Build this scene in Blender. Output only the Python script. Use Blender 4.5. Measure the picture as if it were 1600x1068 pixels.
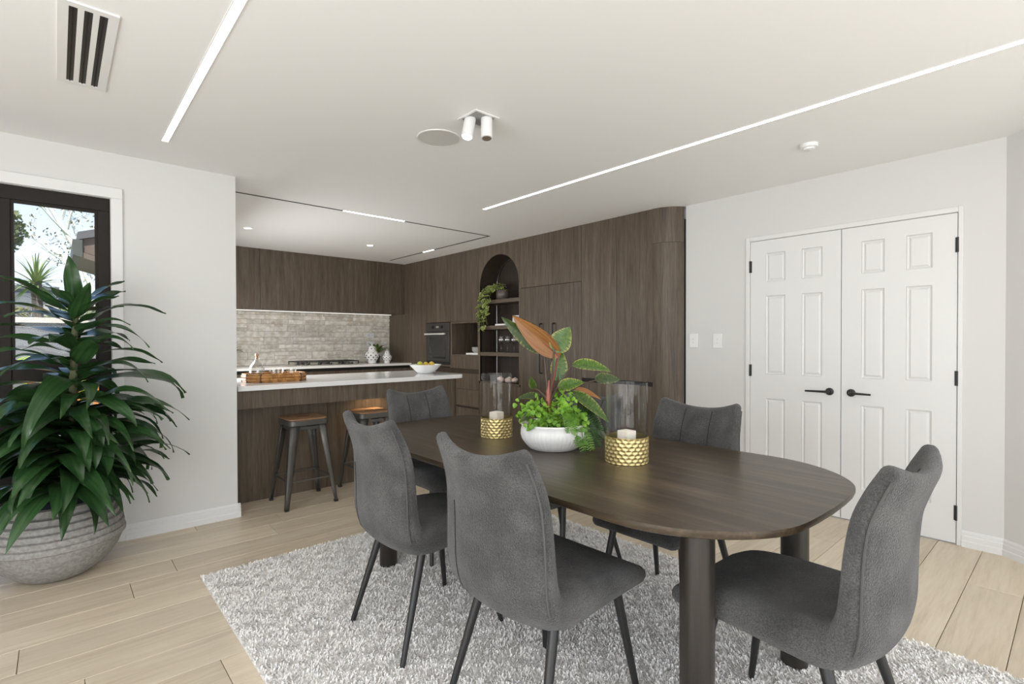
import bpy, math, random
from mathutils import Vector, Matrix
R_ = math.radians
PI = math.pi
random.seed(7)
SC = bpy.context.scene
for _o in list(bpy.data.objects): bpy.data.objects.remove(_o)

# ------------------------------------------------------------------ camera
CAM_H = 1.24
FPX, YAW, PITCH, ROLL, CY = 799.0, .7273, -.00967, -.00224, 540.8
def cam_axes():
    fw = Vector((math.sin(YAW)*math.cos(PITCH), math.cos(YAW)*math.cos(PITCH), math.sin(PITCH)))
    r = Vector((math.cos(YAW), -math.sin(YAW), 0)); u = r.cross(fw)
    return math.cos(ROLL)*r+math.sin(ROLL)*u, -math.sin(ROLL)*r+math.cos(ROLL)*u, fw
_r, _u, _f = cam_axes()
cd = bpy.data.cameras.new('camera'); cam = bpy.data.objects.new('camera', cd)
SC.collection.objects.link(cam); SC.camera = cam
cd.sensor_fit = 'HORIZONTAL'; cd.sensor_width = 36; cd.lens = FPX/1600*36
cd.shift_y = (CY-534)/1600; cd.clip_start = .02; cd.clip_end = 300
M4 = Matrix((( _r.x, _u.x, -_f.x, 0), (_r.y, _u.y, -_f.y, 0), (_r.z, _u.z, -_f.z, CAM_H), (0, 0, 0, 1)))
cam.matrix_world = M4

# ------------------------------------------------------------------ world, sun, daylight at the openings, exposure
SC.view_settings.view_transform = 'Standard'; SC.view_settings.look = 'None'
SC.view_settings.gamma = 1; SC.view_settings.use_curve_mapping = False
SC.view_settings.exposure = 0.07
W = bpy.data.worlds.new('sky'); SC.world = W; W.use_nodes = True
nt = W.node_tree; bg = nt.nodes['Background']
tc = nt.nodes.new('ShaderNodeTexCoord'); sp = nt.nodes.new('ShaderNodeSeparateXYZ'); cr = nt.nodes.new('ShaderNodeValToRGB')
nt.links.new(tc.outputs['Generated'], sp.inputs[0]); nt.links.new(sp.outputs['Z'], cr.inputs[0]); nt.links.new(cr.outputs[0], bg.inputs[0])
cr.color_ramp.elements[0].position = 0.0; cr.color_ramp.elements[0].color = (.90, .93, .97, 1)
cr.color_ramp.elements[1].position = .5; cr.color_ramp.elements[1].color = (.30, .50, .90, 1)
e = cr.color_ramp.elements.new(.18); e.color = (.62, .76, .98, 1)
bg.inputs['Strength'].default_value = 1.35
sd = bpy.data.lights.new('sun', 'SUN'); so = bpy.data.objects.new('sun', sd); SC.collection.objects.link(so)
sd.energy = 6.5; sd.angle = R_(1.0); sd.color = (1, .95, .86)
so.rotation_euler = Vector((.25, .62, -.95)).to_track_quat('-Z', 'Y').to_euler()
def area(name, loc, direction, sx, sy, power, col=(1, 1, 1), spread=180):
    l = bpy.data.lights.new(name, 'AREA'); o = bpy.data.objects.new(name, l); SC.collection.objects.link(o)
    l.shape = 'RECTANGLE'; l.size = sx; l.size_y = sy; l.energy = power; l.color = col; l.spread = R_(spread)
    o.location = loc; o.rotation_euler = Vector(direction).to_track_quat('-Z', 'Y').to_euler()
    return o
area('daylight_sliding_doors', (-2.42, -.1, 1.1), (1, 0, .5), 3.8, 1.9, 112, (.985, .992, 1))
area('daylight_garden_doors', (.7, -2.42, 1.1), (0, 1, .5), 4.6, 1.9, 68, (.985, .992, 1))
area('daylight_kitchen_window', (.975, 5.4, 1.3), (1, 0, -.25), 1.7, .7, 27, (.97, .985, 1))

# ------------------------------------------------------------------ helpers
COL = SC.collection
class MB:
    def __init__(s): s.v = []; s.f = []
    def add(s, vs, fs):
        n = len(s.v); s.v += [tuple(v) for v in vs]; s.f += [tuple(i+n for i in f) for f in fs]; return s
    def box(s, x0, x1, y0, y1, z0, z1):
        return s.add([(x0,y0,z0),(x1,y0,z0),(x1,y1,z0),(x0,y1,z0),(x0,y0,z1),(x1,y0,z1),(x1,y1,z1),(x0,y1,z1)],
                     [(0,3,2,1),(4,5,6,7),(0,1,5,4),(1,2,6,5),(2,3,7,6),(3,0,4,7)])
    def prism(s, poly, a, b, axis='z'):
        n = len(poly)
        def P(p, h):
            return {'z': (p[0], p[1], h), 'x': (h, p[0], p[1]), 'y': (p[0], h, p[1])}[axis]
        vs = [P(p, a) for p in poly]+[P(p, b) for p in poly]
        fs = [tuple(range(n))[::-1], tuple(range(n, 2*n))]+[(i, (i+1) % n, n+(i+1) % n, n+i) for i in range(n)]
        return s.add(vs, fs)
    def lathe(s, prof, n=32, c=(0, 0, 0), cap0=True, cap1=True, sx=1, sy=1):
        vs = []; fs = []
        for r, z in prof:
            for k in range(n):
                a = 2*PI*k/n; vs.append((c[0]+r*math.cos(a)*sx, c[1]+r*math.sin(a)*sy, c[2]+z))
        m = len(prof)
        for i in range(m-1):
            for k in range(n):
                fs.append((i*n+k, i*n+(k+1) % n, (i+1)*n+(k+1) % n, (i+1)*n+k))
        if cap0: fs.append(tuple(range(n))[::-1])
        if cap1: fs.append(tuple(range((m-1)*n, m*n)))
        return s.add(vs, fs)
    def tube(s, pts, rad, n=8, caps=True):
        pts = [Vector(p) for p in pts]; m = len(pts)
        if not hasattr(rad, '__len__'): rad = [rad]*m
        vs = []; fs = []; ref = None
        for i in range(m):
            t = (pts[min(i+1, m-1)]-pts[max(i-1, 0)]).normalized()
            if ref is None: ref = Vector((0, 0, 1)) if abs(t.z) < .9 else Vector((1, 0, 0))
            a = t.cross(ref).normalized(); b = a.cross(t).normalized(); ref = b
            for k in range(n):
                q = 2*PI*k/n; vs.append(pts[i]+a*(math.cos(q)*rad[i])+b*(math.sin(q)*rad[i]))
        for i in range(m-1):
            for k in range(n): fs.append((i*n+k, i*n+(k+1) % n, (i+1)*n+(k+1) % n, (i+1)*n+k))
        if caps: fs += [tuple(range(n))[::-1], tuple(range((m-1)*n, m*n))]
        return s.add(vs, fs)
    def grid(s, rows):
        m = len(rows); n = len(rows[0]); vs = [p for r in rows for p in r]
        return s.add(vs, [(i*n+j, i*n+j+1, (i+1)*n+j+1, (i+1)*n+j) for i in range(m-1) for j in range(n-1)])
    def mesh(s, name='mesh'):
        m = bpy.data.meshes.new(name); m.from_pydata(s.v, [], s.f); m.validate(); m.update(); return m
def B(*a): return MB().box(*a)
def obj(name, mb, mat, parent=None, smooth=False, bevel=0, loc=None, rot=None, solid=0, sub=0, recalc=True):
    me = mb if isinstance(mb, bpy.types.Mesh) else mb.mesh(name)
    if not isinstance(mb, bpy.types.Mesh) and recalc:
        import bmesh
        b = bmesh.new(); b.from_mesh(me); bmesh.ops.recalc_face_normals(b, faces=b.faces); b.to_mesh(me); b.free()
    o = bpy.data.objects.new(name, me); COL.objects.link(o)
    if mat is not None and not me.materials: me.materials.append(mat)
    if smooth:
        me.polygons.foreach_set('use_smooth', [True]*len(me.polygons))
        if smooth != 'all': me.set_sharp_from_angle(angle=R_(40))
    if solid:
        md = o.modifiers.new('solid', 'SOLIDIFY'); md.thickness = solid; md.offset = 0
    if bevel:
        md = o.modifiers.new('bevel', 'BEVEL'); md.width = bevel; md.segments = 2; md.limit_method = 'ANGLE'; md.angle_limit = R_(50)
    if sub:
        md = o.modifiers.new('sub', 'SUBSURF'); md.levels = sub; md.render_levels = sub
    if parent: o.parent = parent
    if loc is not None: o.location = loc
    if rot is not None: o.rotation_euler = rot
    return o
def tag(o, label, cat, group=None):
    o['label'] = label; o['category'] = cat
    if group: o['group'] = group
    return o
def thing(name, label, cat, loc=(0, 0, 0), rz=0, group=None):
    o = bpy.data.objects.new(name, None); COL.objects.link(o); o.empty_display_size = .05
    o.location = loc; o.rotation_euler = (0, 0, rz)
    return tag(o, label, cat, group)
def struct(name, mb, mat, **k):
    o = obj(name, mb, mat, **k); o['kind'] = 'structure'; return o
def dup(root, loc, rz, label=None):
    def cp(o, par):
        c = o.copy(); COL.objects.link(c); c.parent = par
        for ch in o.children: cp(ch, c)
        return c
    r = cp(root, None); r.location = loc; r.rotation_euler = (0, 0, rz)
    if label: r['label'] = label
    return r

# ------------------------------------------------------------------ materials
def pm(name, col, rough=.5, metal=0, **k):
    m = bpy.data.materials.new(name); m.use_nodes = True
    p = m.node_tree.nodes['Principled BSDF']
    p.inputs['Base Color'].default_value = (*col, 1); p.inputs['Roughness'].default_value = rough; p.inputs['Metallic'].default_value = metal
    for a, b in k.items(): p.inputs[a.replace('_', ' ')].default_value = b
    return m
def nodes(m): return m.node_tree.nodes, m.node_tree.links, m.node_tree.nodes['Principled BSDF']
def ramp(N, stops):
    r = N.new('ShaderNodeValToRGB'); el = r.color_ramp.elements
    el[0].position, el[0].color = stops[0][0], (*stops[0][1], 1)
    el[1].position, el[1].color = stops[-1][0], (*stops[-1][1], 1)
    for p, c in stops[1:-1]:
        q = el.new(p); q.color = (*c, 1)
    return r
def grained(name, stops, scale, rough=.5, bump=.1, vary=.25, detail=8, fine=6.0, dist=.0008, spec=.5):
    """wood: noise stretched along the grain, shifted and toned per piece"""
    m = pm(name, stops[0][1], rough); N, L, p = nodes(m)
    p.inputs['Specular IOR Level'].default_value = spec
    t = N.new('ShaderNodeTexCoord'); oi = N.new('ShaderNodeObjectInfo')
    ml = N.new('ShaderNodeVectorMath'); ml.operation = 'SCALE'; ml.inputs[0].default_value = (31, 17, 23); L.new(oi.outputs['Random'], ml.inputs['Scale'])
    ad = N.new('ShaderNodeVectorMath'); L.new(t.outputs['Object'], ad.inputs[0]); L.new(ml.outputs[0], ad.inputs[1])
    mp = N.new('ShaderNodeMapping'); mp.inputs['Scale'].default_value = scale; L.new(ad.outputs[0], mp.inputs[0])
    n1 = N.new('ShaderNodeTexNoise'); n1.inputs['Scale'].default_value = 1; n1.inputs['Detail'].default_value = detail; n1.inputs['Roughness'].default_value = .62; n1.inputs['Distortion'].default_value = .6
    L.new(mp.outputs[0], n1.inputs['Vector'])
    n2 = N.new('ShaderNodeTexNoise'); n2.inputs['Scale'].default_value = fine; n2.inputs['Detail'].default_value = 4; L.new(mp.outputs[0], n2.inputs['Vector'])
    mx = N.new('ShaderNodeMix'); mx.inputs[0].default_value = .35; L.new(n1.outputs[0], mx.inputs[2]); L.new(n2.outputs[0], mx.inputs[3])
    r = ramp(N, stops); L.new(mx.outputs[0], r.inputs[0])
    hv = N.new('ShaderNodeHueSaturation'); mr = N.new('ShaderNodeMapRange'); mr.inputs[3].default_value = 1-vary; mr.inputs[4].default_value = 1+vary
    L.new(oi.outputs['Random'], mr.inputs[0]); L.new(mr.outputs[0], hv.inputs['Value']); L.new(r.outputs[0], hv.inputs['Color']); L.new(hv.outputs[0], p.inputs['Base Color'])
    bp = N.new('ShaderNodeBump'); bp.inputs['Strength'].default_value = bump; bp.inputs['Distance'].default_value = dist; L.new(mx.outputs[0], bp.inputs['Height']); L.new(bp.outputs[0], p.inputs['Normal'])
    return m
def mottled(name, c0, c1, scale, rough=.8, bump=0, bscale=200, lo=.35, hi=.65, vary=0, dist=.002, **k):
    m = pm(name, c0, rough, **k); N, L, p = nodes(m)
    t = N.new('ShaderNodeTexCoord'); oi = N.new('ShaderNodeObjectInfo')
    ml = N.new('ShaderNodeVectorMath'); ml.operation = 'SCALE'; ml.inputs[0].default_value = (13, 7, 11); L.new(oi.outputs['Random'], ml.inputs['Scale'])
    ad = N.new('ShaderNodeVectorMath'); L.new(t.outputs['Object'], ad.inputs[0]); L.new(ml.outputs[0], ad.inputs[1])
    n = N.new('ShaderNodeTexNoise'); n.inputs['Scale'].default_value = scale; n.inputs['Detail'].default_value = 5; L.new(ad.outputs[0], n.inputs['Vector'])
    r = ramp(N, [(lo, c0), (hi, c1)]); L.new(n.outputs[0], r.inputs[0]); out = r.outputs[0]
    if vary:
        hv = N.new('ShaderNodeHueSaturation'); mr = N.new('ShaderNodeMapRange'); mr.inputs[3].default_value = 1-vary; mr.inputs[4].default_value = 1+vary
        L.new(oi.outputs['Random'], mr.inputs[0]); L.new(mr.outputs[0], hv.inputs['Value']); L.new(out, hv.inputs['Color']); out = hv.outputs[0]
    L.new(out, p.inputs['Base Color'])
    if bump:
        b = N.new('ShaderNodeTexNoise'); b.inputs['Scale'].default_value = bscale; b.inputs['Detail'].default_value = 3; L.new(ad.outputs[0], b.inputs['Vector'])
        bp = N.new('ShaderNodeBump'); bp.inputs['Strength'].default_value = bump; bp.inputs['Distance'].default_value = dist; L.new(b.outputs[0], bp.inputs['Height']); L.new(bp.outputs[0], p.inputs['Normal'])
    return m
def emis(name, col, s):
    m = pm(name, (.8, .8, .8), .5); p = m.node_tree.nodes['Principled BSDF']
    p.inputs['Emission Color'].default_value = (*col, 1); p.inputs['Emission Strength'].default_value = s; return m
M = {}
M['wall'] = pm('wall paint', (.66, .655, .638), .75)
M['ceil'] = pm('ceiling paint', (.86, .858, .845), .85)
M['trim'] = pm('white trim gloss', (.73, .728, .715), .4)
M['joint'] = pm('floor joint dark', (.26, .20, .14), .9)
M['oak'] = grained('pale oak', [(.25, (.49, .40, .288)), (.5, (.65, .553, .418)), (.75, (.75, .66, .525))], (1.1, 14, 14), .40, .12, .09)
CABST = [(.30, (.042, .030, .0195)), (.48, (.095, .071, .048)), (.58, (.122, .094, .066)), (.74, (.19, .152, .110))]
M['cab'] = grained('smoked oak veneer vertical', CABST, (22, 22, 1.3), .5, .25, .10, dist=.0006)
M['cabh'] = grained('smoked oak veneer horizontal', CABST, (22, 1.3, 22), .5, .25, .10, dist=.0006)
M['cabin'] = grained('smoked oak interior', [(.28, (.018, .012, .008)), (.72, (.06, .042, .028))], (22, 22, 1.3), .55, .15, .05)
M['dark'] = pm('dark recess', (.012, .011, .010), .7)
M['table'] = grained('black stained oak', [(.30, (.019, .0125, .0075)), (.50, (.050, .035, .0215)), (.70, (.115, .083, .050))], (20, 1.1, 20), .34, .5, .02, dist=.0009)
M['tableleg'] = grained('black stained oak leg', [(.3, (.014, .0115, .009)), (.75, (.036, .030, .024))], (26, 26, 1.2), .36, .3, .05)
M['stone'] = pm('white engineered stone', (.80, .80, .79), .12)
M['fabric'] = mottled('charcoal chenille', (.040, .039, .038), (.088, .086, .083), 8, .95, 1.0, 230, vary=.05, dist=.006, Sheen_Weight=.16, Sheen_Roughness=.5)
def speckle(m, sc, lo, hi):
    N, L, p = nodes(m); src = p.inputs['Base Color'].links[0].from_socket
    t = N.new('ShaderNodeTexCoord'); n = N.new('ShaderNodeTexNoise'); n.inputs['Scale'].default_value = sc; n.inputs['Detail'].default_value = 2; L.new(t.outputs['Object'], n.inputs['Vector'])
    mr = N.new('ShaderNodeMapRange'); mr.inputs[1].default_value = .3; mr.inputs[2].default_value = .7; mr.inputs[3].default_value = lo; mr.inputs[4].default_value = hi; L.new(n.outputs[0], mr.inputs[0])
    hv = N.new('ShaderNodeHueSaturation'); L.new(src, hv.inputs['Color']); L.new(mr.outputs[0], hv.inputs['Value']); L.new(hv.outputs[0], p.inputs['Base Color'])
speckle(M['fabric'], 260, .55, 1.5)
M['piping'] = pm('charcoal piping', (.075, .073, .07), .9)
M['seam'] = pm('charcoal seam shadow thread', (.022, .021, .02), .95)
M['blk'] = pm('matt black metal', (.017, .017, .017), .42)
M['gun'] = pm('gunmetal paint', (.12, .115, .105), .42, .6)
M['seatwood'] = grained('stool seat wood', [(.3, (.17, .09, .045)), (.7, (.33, .19, .10))], (3, 26, 26), .45, .15, .05)
def thin_glass(name, ior, tint=(1, 1, 1)):
    m = bpy.data.materials.new(name); m.use_nodes = True; N, L = m.node_tree.nodes, m.node_tree.links
    N.remove(N['Principled BSDF']); tb = N.new('ShaderNodeBsdfTransparent'); tb.inputs[0].default_value = (*tint, 1); gb = N.new('ShaderNodeBsdfGlossy'); gb.inputs['Roughness'].default_value = .01
    lw = N.new('ShaderNodeLayerWeight'); lw.inputs[0].default_value = .5; po = N.new('ShaderNodeMath'); po.operation = 'POWER'; po.inputs[1].default_value = 4; L.new(lw.outputs['Facing'], po.inputs[0])
    fr = N.new('ShaderNodeMath'); fr.operation = 'MULTIPLY_ADD'; f0 = ((ior-1)/(ior+1))**2; fr.inputs[1].default_value = .55; fr.inputs[2].default_value = f0+.003; L.new(po.outputs[0], fr.inputs[0])
    mx = N.new('ShaderNodeMixShader'); L.new(fr.outputs[0], mx.inputs[0]); L.new(tb.outputs[0], mx.inputs[1]); L.new(gb.outputs[0], mx.inputs[2]); L.new(mx.outputs[0], N['Material Output'].inputs[0]); return m
M['glass'] = thin_glass('clear thin glass', 1.28, (.985, .985, .98))
M['glass2'] = thin_glass('bright glassware', 2.0, (.97, .97, .96))
M['gold'] = mottled('brushed pale gold', (.72, .58, .26), (.82, .70, .38), 12, .34, 0, metallic=0) if False else pm('hammered pale gold', (.78, .64, .30), .33, .85)
M['candle'] = pm('ivory wax', (.85, .80, .72), .5, Subsurface_Weight=.3)
M['ceramic'] = pm('white ceramic', (.82, .82, .80), .35)
M['wcer'] = pm('glossy white ceramic', (.84, .84, .83), .18)
M['soil'] = pm('potting soil', (.035, .024, .016), .95)
M['conc'] = mottled('pale concrete', (.24, .23, .212), (.34, .33, .31), 60, .85, .35, 160, vary=0)
M['led'] = emis('led diffuser', (1, .975, .93), 9)
M['track'] = pm('black recessed rail', (.02, .019, .017), .6)
M['grille'] = pm('speaker cloth', (.60, .59, .57), .9)
M['white'] = pm('white plastic', (.80, .80, .79), .35)
M['chrome'] = pm('brushed steel', (.62, .61, .59), .28, 1)
M['ovenglass'] = pm('oven black glass', (.028, .028, .028), .06)
M['ovenframe'] = pm('oven graphite', (.055, .052, .050), .3, .3)
M['winframe'] = pm('dark bronze aluminium', (.022, .018, .0155), .6, Specular_IOR_Level=.2)
M['bamboo'] = mottled('bamboo', (.30, .13, .035), (.58, .30, .10), 30, .4, .3, 60)
M['paper'] = pm('white paper', (.82, .81, .79), .7)

# ------------------------------------------------------------------ floor with planks
ZC = 2.405
floor = struct('floor', B(-2.5, 4.6, -2.6, 7.6, -.15, -.014), M['joint'])
PW = .205; PLEN = 1.83
offs = {13: .271, 14: .479, 11: -.123, 9: .067, 8: .468, -1: 3.472, 12: 1.0, 10: 1.35, 7: -.5, 0: 2.6}
pmesh = {}
for row in range(-14, 34):
    y0 = .40+PW*row
    if y0 > 7.3: break
    st = offs.get(row, random.uniform(0, PLEN)); x = st
    while x > -2.45: x -= PLEN
    while x < 4.07:
        a = max(x, -2.45); b = min(x+PLEN, 4.3)
        if y0+PW > .3 and y0 < 2.25: b = min(b, 4.12)
        if b-a > .05:
            L = round(b-a, 2)
            if L not in pmesh:
                g = .0012
                mb = MB(); h = .0015
                mb.add([(g,g,-.014),(L-g,g,-.014),(L-g,PW-g,-.014),(g,PW-g,-.014),(g,g,-h),(L-g,g,-h),(L-g,PW-g,-h),(g,PW-g,-h),(g+h,g+h,0),(L-g-h,g+h,0),(L-g-h,PW-g-h,0),(g+h,PW-g-h,0)],
                       [(0,1,5,4),(1,2,6,5),(2,3,7,6),(3,0,4,7),(4,5,9,8),(5,6,10,9),(6,7,11,10),(7,4,8,11),(8,9,10,11)])
                pmesh[L] = mb.mesh('plank'); pmesh[L].materials.append(M['oak'])
            obj('plank', pmesh[L], None, floor, loc=(a, y0, 0))
        x += PLEN

# ------------------------------------------------------------------ walls, ceiling
struct('ceiling', MB().prism([(-3.0, -3.1), (4.7, -3.1), (4.7, 7.6), (.80, 7.6), (.80, 4.35), (-3.0, 4.35)], ZC, 2.6), M['ceil'])
wl = MB()
WX0, WX1, WZ1 = -.95, .252, 2.124
wl.box(-2.5, WX0, 4.0, 4.12, -.02, ZC); wl.box(WX1, .95, 4.0, 4.12, -.02, ZC); wl.box(WX0, WX1, 4.0, 4.12, WZ1, ZC)
struct('wall_left', wl, M['wall'])
wr = MB(); DY0, DY1, DZ = .519, 1.759, 2.014; XD = 4.075
wr.box(XD, 4.2, .31, DY0, -.02, ZC); wr.box(XD, 4.2, DY1, 2.31, -.02, ZC); wr.box(XD, 4.2, DY0, DY1, DZ, ZC)
struct('wall_right', wr, M['wall'])
sx, sy = -.63, -.776
P0 = (4.075, .31); P1 = (4.075+sx*1.25, .31+sy*1.25)
struct('wall_splay', MB().prism([P0, P1, (P1[0]+.12, P1[1]-.09), (4.2, .31)], -.02, ZC), M['wall'])
struct('wall_side', B(P1[0], P1[0]+.12, -2.6, P1[1], -.02, ZC), M['wall'])
wb = MB(); wb.box(-2.5, -1.7, -2.6, -2.48, -.02, ZC); wb.box(3.1, 3.4, -2.6, -2.48, -.02, ZC); wb.box(-1.7, 3.1, -2.6, -2.48, 2.15, ZC)
struct('wall_back', wb, M['wall'])
wv = MB(); wv.box(-2.6, -2.48, -2.6, -2.0, -.02, ZC); wv.box(-2.6, -2.48, 1.85, 4.12, -.02, ZC); wv.box(-2.6, -2.48, -2.0, 1.85, 2.15, ZC)
struct('wall_far_side', wv, M['wall'])
struct('wall_kitchen_back', B(.8, 4.65, 7.36, 7.48, -.02, ZC), M['wall'])
struct('wall_kitchen_right', B(4.56, 4.66, 2.2, 7.48, -.02, ZC), M['wall'])
wk = MB(); wk.box(.83, .95, 4.12, 4.5, -.02, ZC); wk.box(.83, .95, 6.3, 7.36, -.02, ZC); wk.box(.83, .95, 4.5, 6.3, -.02, .92); wk.box(.83, .95, 4.5, 6.3, 1.69, ZC)
struct('wall_kitchen_left', wk, M['wall'])
struct('trim_1', B(.945, .971, 4.10, 4.16, .921, 1.692), M['trim'])

BP = [(0, 0), (.018, 0), (.018, .034), (.013, .040), (.013, .064), (.008, .070), (.008, .084), (.003, .096), (0, .096)]
def baseboard(name, p0, p1, nrm):
    mb = MB(); n = len(BP)
    d = Vector((p1[0]-p0[0], p1[1]-p0[1])).normalized()
    vs = [(p[0]+nrm[0]*t, p[1]+nrm[1]*t, z) for p in (p0, p1) for t, z in BP]
    mb.add(vs, [tuple(range(n)), tuple(range(n, 2*n))[::-1]]+[(i, (i+1) % n, n+(i+1) % n, n+i) for i in range(n)])
    return struct(name, mb, M['trim'])
baseboard('baseboard_left', (.312, 4.0), (.968, 4.0), (0, -1))
baseboard('baseboard_left_end', (.95, 3.985), (.95, 4.3), (1, 0))
baseboard('baseboard_right', (XD, .31), (XD, .495), (-1, 0))
baseboard('baseboard_right_far', (XD, 1.792), (XD, 2.29), (-1, 0))
baseboard('baseboard_splay', P0, P1, (sy, -sx))
def tr(name, mb): return struct(name, mb, M['trim'], bevel=.003)
tr('trim_2', B(XD-.011, XD+.01, .495, DY0-.001, 0, 2.048)); tr('trim_3', B(XD-.011, XD+.01, DY1+.001, 1.792, 0, 2.048)); tr('trim_4', B(XD-.011, XD+.01, DY0-.001, DY1+.001, DZ+.001, 2.048))
tr('trim_5', B(.254, .312, 3.984, 4.001, 0, 2.126)); tr('trim_6', B(-1.01, .312, 3.984, 4.001, 2.126, 2.19)); tr('trim_7', B(-1.01, -.952, 3.984, 4.001, 0, 2.126))

# window in the left wall
win = struct('window_1', MB().box(WX0, WX1, 4.02, 4.09, 2.046, WZ1).box(WX0, WX1, 4.02, 4.09, 0, .07).box(WX1-.06, WX1, 4.02, 4.09, .07, 2.046).box(WX0, WX0+.06, 4.02, 4.09, .07, 2.046).box(-.25, -.19, 4.02, 4.09, .07, 2.046), M['winframe'], bevel=.004)
obj('transom', MB().box(-.19, WX1-.06, 4.025, 4.085, 1.012, 1.14).box(WX0+.06, -.25, 4.025, 4.085, 1.012, 1.14), M['winframe'], win, bevel=.004)
obj('inner_bead', MB().box(-.19, .192, 4.03, 4.05, 2.03, 2.046).box(.178, .192, 4.03, 4.05, 1.14, 2.03).box(-.19, -.176, 4.03, 4.05, 1.14, 2.03), M['winframe'], win)
gm = thin_glass('window glass', 1.25)
for a, b in ((-.19, .192), (-.89, -.25)):
    for c, d in ((.07, 1.012), (1.14, 2.046)):
        obj('pane', B(a, b, 4.055, 4.06, c, d), gm, win)

# double doors
def door(name, y0, y1, cols, rows, hinge_y, rose_y, lever_y):
    g = .0025; z0, z1 = .008, DZ-.003
    x0 = XD-.003; mb = MB()
    mb.box(x0+.012, x0+.035, y0+g, y1-g, z0, z1)
    ys = sorted([y0+g, y1-g]+[v for c in cols for v in c]); zs = sorted([z0, z1]+[v for r in rows for v in r])
    hole = lambda yc, zc: any(a < yc < b for a, b in cols) and any(a < zc < b for a, b in rows)
    for i in range(len(ys)-1):
        for j in range(len(zs)-1):
            if not hole((ys[i]+ys[i+1])/2, (zs[j]+zs[j+1])/2): mb.box(x0, x0+.0125, ys[i], ys[i+1], zs[j], zs[j+1])
    d = struct(name, mb, M['trim'])
    for a, b in cols:
        for c, e in rows:
            q = [(a+.001, c+.001), (b-.001, c+.001), (b-.001, e-.001), (a+.001, e-.001)]; k = .024; k2 = .012
            r2 = [(a+k2, c+k2), (b-k2, c+k2), (b-k2, e-k2), (a+k2, e-k2)]; r1 = [(a+k, c+k), (b-k, c+k), (b-k, e-k), (a+k, e-k)]
            vs = [(x0+.004, *p) for p in q]+[(x0+.011, *p) for p in r2]+[(x0+.003, *p) for p in r1]
            obj('panel', MB().add(vs, [(0,1,5,4),(1,2,6,5),(2,3,7,6),(3,0,4,7),(4,5,9,8),(5,6,10,9),(6,7,11,10),(7,4,8,11),(8,9,10,11)]), M['trim'], d)
    h = MB(); h.lathe([(.026, 0), (.026, .008), (.02, .010)], 24)
    ho = obj('handle', h, M['blk'], d, smooth=True, loc=(x0, rose_y, .882), rot=(0, -PI/2, 0)); ho['label'] = 'black round rose of lever handle'
    s = 1 if lever_y > rose_y else -1; Lh = abs(lever_y-rose_y)
    lv = MB(); lv.tube([(0, 0, 0), (0, 0, .038), (0, s*.006, .045), (0, s*.02, .047), (-.002, s*Lh, .047)], [.009, .009, .009, .0085, .0065], 10)
    obj('lever', lv, M['blk'], ho, smooth=True)
    for z in (.193, 1.01, 1.818):
        obj('hinge', MB().tube([(x0-.006, hinge_y, z-.045), (x0-.006, hinge_y, z+.045)], .0065, 10).box(x0-.002, x0+.004, hinge_y-.012, hinge_y+.012, z-.045, z+.045), M['blk'], d, smooth=True)
    return d
rows = [(.224, .80), (.985, 1.585), (1.692, 1.91)]
door('door_1', 1.134, DY1, [(1.252, 1.386), (1.50, 1.641)], rows, DY1-.001, 1.203, 1.347)
door('door_2', DY0, 1.134, [(.640, .770), (.886, 1.014)], rows, DY0+.001, 1.072, .950)

# ------------------------------------------------------------------ ceiling fittings
def ledstrip(x, y0, y1, label):
    t = thing('linear_light', label, 'light', (x, (y0+y1)/2, ZC), 0, 'recessed linear lights'); h = (y1-y0)/2
    obj('housing', MB().box(-.019, -.0155, -h-.004, h+.004, -.003, 0).box(.0155, .019, -h-.004, h+.004, -.003, 0).box(-.0155, .0155, h, h+.004, -.003, 0).box(-.0155, .0155, -h-.004, -h, -.003, 0), M['white'], t)
    obj('diffuser', B(-.0155, .0155, -h, h, -.002, 0), M['led'], t)
ledstrip(.477, -1.8, 3.555, 'long white recessed linear light beside the ceiling air vent')
ledstrip(2.820, -1.8, 3.54, 'long white recessed linear light pointing at the arched shelf cabinet')
t = thing('track_light', 'thin black recessed track light framing the kitchen ceiling', 'light', (2.4, 5.5, ZC))
tw = .011
def rail(x0, x1, y0, y1, m, n): obj(n, B(x0-2.4, x1-2.4, y0-5.5, y1-5.5, -.002, 0), M[m], t)
rail(.96, 1.911, 4.40-tw, 4.40+tw, 'track', 'rail'); rail(2.52, 3.592, 4.40-tw, 4.40+tw, 'track', 'rail'); rail(1.911, 2.52, 4.40-tw, 4.40+tw, 'led', 'lit_insert')
rail(3.57, 3.592, 4.411, 5.51, 'track', 'rail'); rail(3.57, 3.592, 5.755, 6.64, 'track', 'rail'); rail(3.57, 3.592, 5.51, 5.755, 'led', 'lit_insert')
for x, y, lb in ((1.467, 5.71, 'round recessed kitchen downlight nearest the white wall end'), (2.837, 5.765, 'round recessed kitchen downlight nearest the ginger jar corner')):
    t = thing('downlight', lb, 'light', (x, y, ZC), 0, 'kitchen downlights')
    obj('bezel', MB().lathe([(.046, 0), (.046, -.003), (.038, -.004), (.036, 0)], 28, cap0=False, cap1=False), M['white'], t, smooth=True)
    obj('lens', MB().lathe([(.036, 0), (.036, -.002)], 28), M['led'], t)
    l = bpy.data.lights.new('downlight_lamp', 'SPOT'); l.energy = 34; l.spot_size = R_(110); l.spot_blend = .7; l.color = (1, .88, .72); l.shadow_soft_size = .035
    lo = bpy.data.objects.new('downlight_lamp', l); COL.objects.link(lo); lo.location = (x, y, ZC-.03)
t = thing('air_vent', 'white ceiling air vent with three dark slots', 'vent', (.094, 2.67, ZC))
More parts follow.
